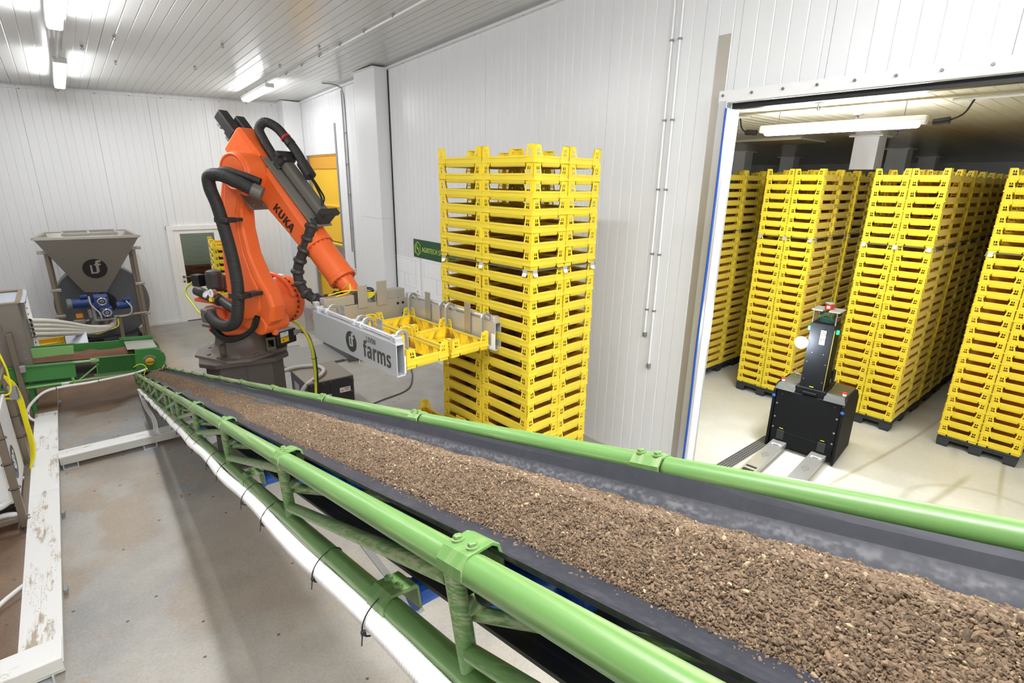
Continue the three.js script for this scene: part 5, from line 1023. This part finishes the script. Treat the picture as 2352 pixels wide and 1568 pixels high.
// ------------------------------------------------------------------ robot controller box on the floor
{
  const t = thing('robot_controller', 'low dark grey controller cabinet with warning stickers on the floor behind the conveyor', 'controller', [2.42, 0, -7.05], -.02);
  const dk = std(0x3c3c3e, .5);
  part('housing', [rbox(.62, .56, .72, 0, .31, 0, .012)], dk, t);
  part('top_cover', [rbox(.635, .02, .74, 0, .60, 0, .004)], std(0x857c70, .55), t);
  part('front_panel', [rbox(.28, .54, .012, -.155, .305, .365, .004)], std(0x323234, .5), t);
  part('front_panel', [rbox(.32, .54, .012, .15, .305, .365, .004)], std(0x323234, .5), t);
  part('edge_trim', [rbox(.012, .56, .02, .315, .31, .36, .003)], M.galv, t);
  const s1 = part('sticker', [box(.15, .07, .002, .19, .42, .372)], M.paper, t);
  part('warning_triangle', [extrude([[-.022, 0], [.022, 0], [0, .04]], .001).translate(.15, .402, .373)], std(0xf2a91c, .5), s1);
  part('sticker_text', [box(.07, .008, .001, .215, .44, .3735), box(.06, .006, .001, .21, .425, .3735), box(.065, .006, .001, .212, .408, .3735)], std(0x8a3a2a, .6), s1);
  const s2 = part('sticker', [box(.13, .06, .002, -.07, .37, .372)], M.paper, t); part('sticker_text', [box(.12, .012, .001, -.07, .39, .3735)], M.red, s2);
  for (const [x, y] of [[-.26, .57], [-.1, .57], [.0, .57], [.28, .57], [.28, .38], [.01, .12]]) part('screw', [disc([x, y, .37], [x, y, .376], .008, 8, .001)], M.bolt, t);
  part('hinge', [rbox(.03, .04, .04, .33, .5, .30, .004), rbox(.03, .04, .04, .33, .15, .30, .004)], M.black, t);
  part('side_label', [box(.002, .13, .2, -.312, .42, -.1)], std(0x9a9aa6, .5), t);
  const c = thing('hose_loop', 'pale grey hose looped on top of the low controller cabinet', 'hose');
  part('tube', [hose([[1.75, .50, -7.2], [1.95, .62, -7.3], [2.2, .64, -7.35], [2.42, .64, -7.25], [2.46, .64, -7.05], [2.35, .64, -6.85], [2.2, .63, -6.75], [2.06, .55, -6.72], [2.0, .35, -6.75]], .026, 60, 10)], M.conduitG, c);
}
// ------------------------------------------------------------------ low floor plates of the former tray station
{
  const t = thing('floor_plate', 'grey stepped steel base plate lying on the floor beside the robot', 'plate', [3.0, 0, -9.75]);
  part('plate', [extrude([[-.45, -.75], [.15, -.75], [.15, .55], [-.2, .55], [-.2, .42], [-.45, .25]], .055, .004).rotateX(-Math.PI / 2).translate(0, 0, 0)], std(0x9a9a96, .5, .3), t);
  part('edge_strip', [rbox(.36, .06, .008, -.02, .03, -.548, .002)], std(0x606468, .5), t);
  const u = thing('floor_plate', 'second thin grey plate right of the stepped base plate', 'plate', [3.42, 0, -9.7], .0);
  part('plate', [extrude([[-.26, -.7], [.24, -.7], [.24, .5], [-.26, .5]], .035, .003).rotateX(-Math.PI / 2)], std(0x9c9c98, .5, .3), u);
  part('edge_strip', [rbox(.34, .045, .008, -.05, .022, .7, .002)], std(0x606468, .5), u);
  const b = thing('floor_bracket', 'dark grey angle bracket with a small sensor on the floor below the gripper', 'bracket', [3.62, 0, -9.5]);
  part('angle', [rbox(.04, .16, 1.3, 0, .08, -.05, .004), rbox(.22, .2, .02, .06, .10, .6, .004)], std(0x6a6c6e, .5, .3), b);
  part('sensor', [bar([.03, .2, .55], [.1, .15, .66], .022, 12)], std(0x27356b, .4), b);
  part('wire', [hose([[.1, .15, .66], [.13, .08, .7], [.1, .02, .74], [.05, .012, .9]], .006, 24, 6)], M.conduit, b);
}
{
  const c = thing('floor_cable', 'thin dark cable lying in a curve on the floor left of the tall stack', 'cable');
  part('wire', [hose([[1.9, .012, -6.75], [2.6, .012, -6.75], [3.2, .012, -6.9], [3.75, .012, -7.05], [4.1, .012, -7.5], [4.35, .02, -7.95], [4.66, .05, -8.1], [4.70, .5, -8.1], [4.70, 1.2, -8.08]], .010, 70, 6)], std(0x55534f, .6), c);
}
{
  const d = tag(part('dust_streak', [extrude(Array.from({ length: 18 }, (_, a) => [(.26 + .1 * vn(a, 2, 3)) * Math.cos(a / 18 * 6.283), (.12 + .08 * vn(a, 5, 3)) * Math.sin(a / 18 * 6.283)]), .004, .001).rotateX(-Math.PI / 2)], std(0x7d6b57, .95), scene), 'patch of brown dust swept up beside the floor bracket', 'dust'); d.position.set(3.98, .0005, -8.95);
}
// ------------------------------------------------------------------ sign and drawings on the right wall
const signX = XR - .003;
{
  const s = thing('wall_sign', 'dark green company sign with light green lettering on the white wall', 'sign', [signX, 2.055, -7.55], -Math.PI / 2);
  part('board', [rbox(1.70, .315, .012, 0, 0, .0, .002)], std(0x255238, .5), s);
  const lg = std(0xc6e04a, .5), hx = (r, w) => { const o = [], n = []; for (let k = 0; k < 6; k++) { const a = k * Math.PI / 3 + Math.PI / 6; o.push([r * .82 * Math.cos(a), r * Math.sin(a)]); n.push([(r - w) * .82 * Math.cos(a), (r - w) * Math.sin(a)]); } return extrude(o, .002, 0, [n.reverse()]); };
  part('logo_mark', [hx(.125, .013).translate(-.70, 0, .006), beam([-.735, .02, .0075], [-.70, -.02, .0075], .014, .003), beam([-.735, .02, .0075], [-.735, .075, .0075], .014, .003), beam([-.665, -.02, .0075], [-.70, .02, .0075], .014, .003), beam([-.665, -.02, .0075], [-.665, -.075, .0075], .014, .003), beam([-.795, -.09, .0075], [-.795, .05, .0075], .012, .003)], lg, s);
  part('lettering', [text('AGRITECH SOLUTIONS', .080, .002, fontR).translate(-.565, -.045, .006)], lg, s);
}
{
  const lines = (parent, w, h, k) => {
    const g = []; const B = (x0, x1, y0, y1) => g.push(span(x0, x1, y0, y1, .0015, .0022));
    B(-w * .45, w * .45, h * .44, h * .443); B(-w * .45, w * .42, h * .05, h * .053); B(w * .33, w * .333, -h * .3, h * .42); B(-w * .1, -w * .097, -h * .35, h * .05); B(w * .05, w * .053, -h * .25, h * .03); B(-w * .1, w * .33, -h * .31, -h * .307); B(w * .33, w * .42, h * .2, h * .203); B(-w * .45, -w * .447, 0, h * .4);
    for (let i = 0; i < 46; i++) { const x = rr(-.42, .42) * w, y = rr(-.4, .4) * h, q = rr(.004, .018); g.push(rnd() < .5 ? span(x, x + q, y, y + .003, .0015, .0022) : span(x, x + .003, y, y + q, .0015, .0022)); }
    part('drawing_lines', g, std(0x9a9a9c, .8), parent);
  };
  const a = thing('drawing_sheet', 'white technical drawing sheet on the wall left of the other, below the green sign', 'paper sheet', [signX, 1.53, -8.68], -Math.PI / 2);
  part('sheet', [box(.95, .66, .002)], M.paper, a); lines(a, .95, .66); part('stamp', [box(.04, .035, .001, .36, -.26, .0018)], std(0xe08a5a, .7), a);
  const b = thing('drawing_sheet', 'white technical drawing sheet on the wall partly hidden by the tall yellow stack', 'paper sheet', [signX, 1.55, -7.55], -Math.PI / 2);
  part('sheet', [box(1.15, .68, .002)], M.paper, b); lines(b, 1.15, .68);
  const c = thing('drawing_sheet', 'lower row of small white sheets below the right technical drawing', 'paper sheet', [signX, 1.1, -7.55], -Math.PI / 2);
  part('sheet', [box(1.1, .2, .0015)], std(0xdcdcdc, .8), c); part('grid_lines', [-.45, -.25, -.05, .15].map(x => box(.006, .2, .001, x, 0, .0012)), std(0xb0b0b0, .8), c);
}
// ------------------------------------------------------------------ conduits on walls and ceiling
{
  const c = thing('wall_conduit', 'pair of thin pale conduits running down the right wall beside the doorway', 'conduit', [XR - .02, 0, -3.3]);
  part('tube', [bar([0, 1.62, -.05], [0, ceilY(XR, -3.3), -.05], .0125, 10)], M.white, c);
  part('tube', [bar([0, 1.28, .04], [0, ceilY(XR, -3.3), .04], .0125, 10)], M.white, c);
  part('end_cap', [rbox(.04, .05, .04, 0, 1.62, -.05, .006), rbox(.04, .05, .04, 0, 1.28, .04, .006)], M.galv, c);
  for (const y of [1.9, 2.5, 3.15, 3.8, 4.5]) for (const z of [-.05, .04]) part('clip', [rbox(.03, .02, .036, .002, y, z, .004)], M.galv, c);
  const d = thing('wall_conduit', 'pair of thin grey conduits beside the white pillar above a hanging hook', 'conduit', [XR - .02, 0, -11.0]);
  part('tube', [bar([0, 1.7, -.05], [0, ceilY(XR, -11) - .1, -.05], .012, 10)], M.galv, d);
  part('tube', [hose([[0, 1.35, .05], [0, 2.5, .05], [0, ceilY(XR, -11) - .22, .05], [-.02, ceilY(XR, -11) - .08, .04], [-.14, ceilY(XR, -11) - .03, .02], [-.4, ceilY(XR, -11) - .03, .02]], .012, 40, 10)], M.galv, d);
  part('hook', [new THREE.TorusGeometry(.035, .007, 6, 16).translate(-.01, 1.28, .05)], M.galv, d);
  for (const y of [2.2, 2.9, 3.5, 4.1]) part('clip', [rbox(.03, .02, .13, .002, y, 0, .004)], M.galv, d);
  const e = thing('ceiling_conduit', 'pale conduit running along the ceiling from the back corner lamp', 'conduit', [0, 0, 0]);
  const cy = z => ceilY(3.5, z) - .03; part('tube', [bar([3.5, cy(-11), -11], [3.5, cy(3), 3], .014, 10)], M.white, e);
  for (let z = -10.5; z < 2; z += .8) part('clip', [rbox(.05, .03, .03, 3.5, cy(z) + .008, z, .004)], M.galv, e);
  const f = thing('ceiling_conduit', 'short conduit linking the two lamps of the left lamp line', 'conduit', [0, 0, 0]);
  part('tube', [bar([.33, ceilY(.33, -10.4) - .12, -10.4], [.33, ceilY(.33, -8.2) - .12, -8.2], .014, 10), bar([.42, ceilY(.33, -10) - .02, -13], [.42, ceilY(.33, -8) - .02, -3], .012, 10)], M.white, f);
  const g = thing('ceiling_conduit', 'pale conduit along the storage ceiling beside the bright tube lamp', 'conduit', [0, 0, 0]);
  part('tube', [bar([6.1, STORE_Y - .03, -6], [6.1, STORE_Y - .03, -3.2], .013, 10), bar([6.1, STORE_Y - .03, -1.4], [6.1, STORE_Y - .03, 3], .013, 10)], M.white, g);
  part('plug', [bar([6.08, 3.765, -3.1], [6.08, 3.775, -3.22], .03, 12), bar([6.08, 3.765, -1.5], [6.08, 3.775, -1.38], .03, 12), hose([[6.08, 3.775, -1.38], [6.09, 3.82, -1.3], [6.1, 3.93, -1.25]], .008, 12, 6), hose([[6.08, 3.775, -3.22], [6.09, 3.82, -3.28], [6.1, 3.93, -3.32]], .008, 12, 6)], M.black, g);
  for (const [i, [x, z]] of [[5.75, -2.35], [6.9, -2.4], [7.9, -2.5], [9.0, -2.6]].entries()) {
    const h = thing('ceiling_hook', ['nearest small hook on the storage ceiling, above the bright tube', 'second small hook on the storage ceiling, beside the bright tube', 'third small hook on the storage ceiling, behind the bright tube', 'farthest small hook on the storage ceiling, by the white ceiling post'][i], 'hook', [x, STORE_Y, z]);
    part('plate', [disc([0, 0, 0], [0, -.012, 0], .05, 18, .003)], M.galv, h); part('hook', [new THREE.TorusGeometry(.03, .007, 6, 16).translate(0, -.045, 0)], M.steelD, h);
  }
}
scene.environment = null;
renderer.render(scene, camera);
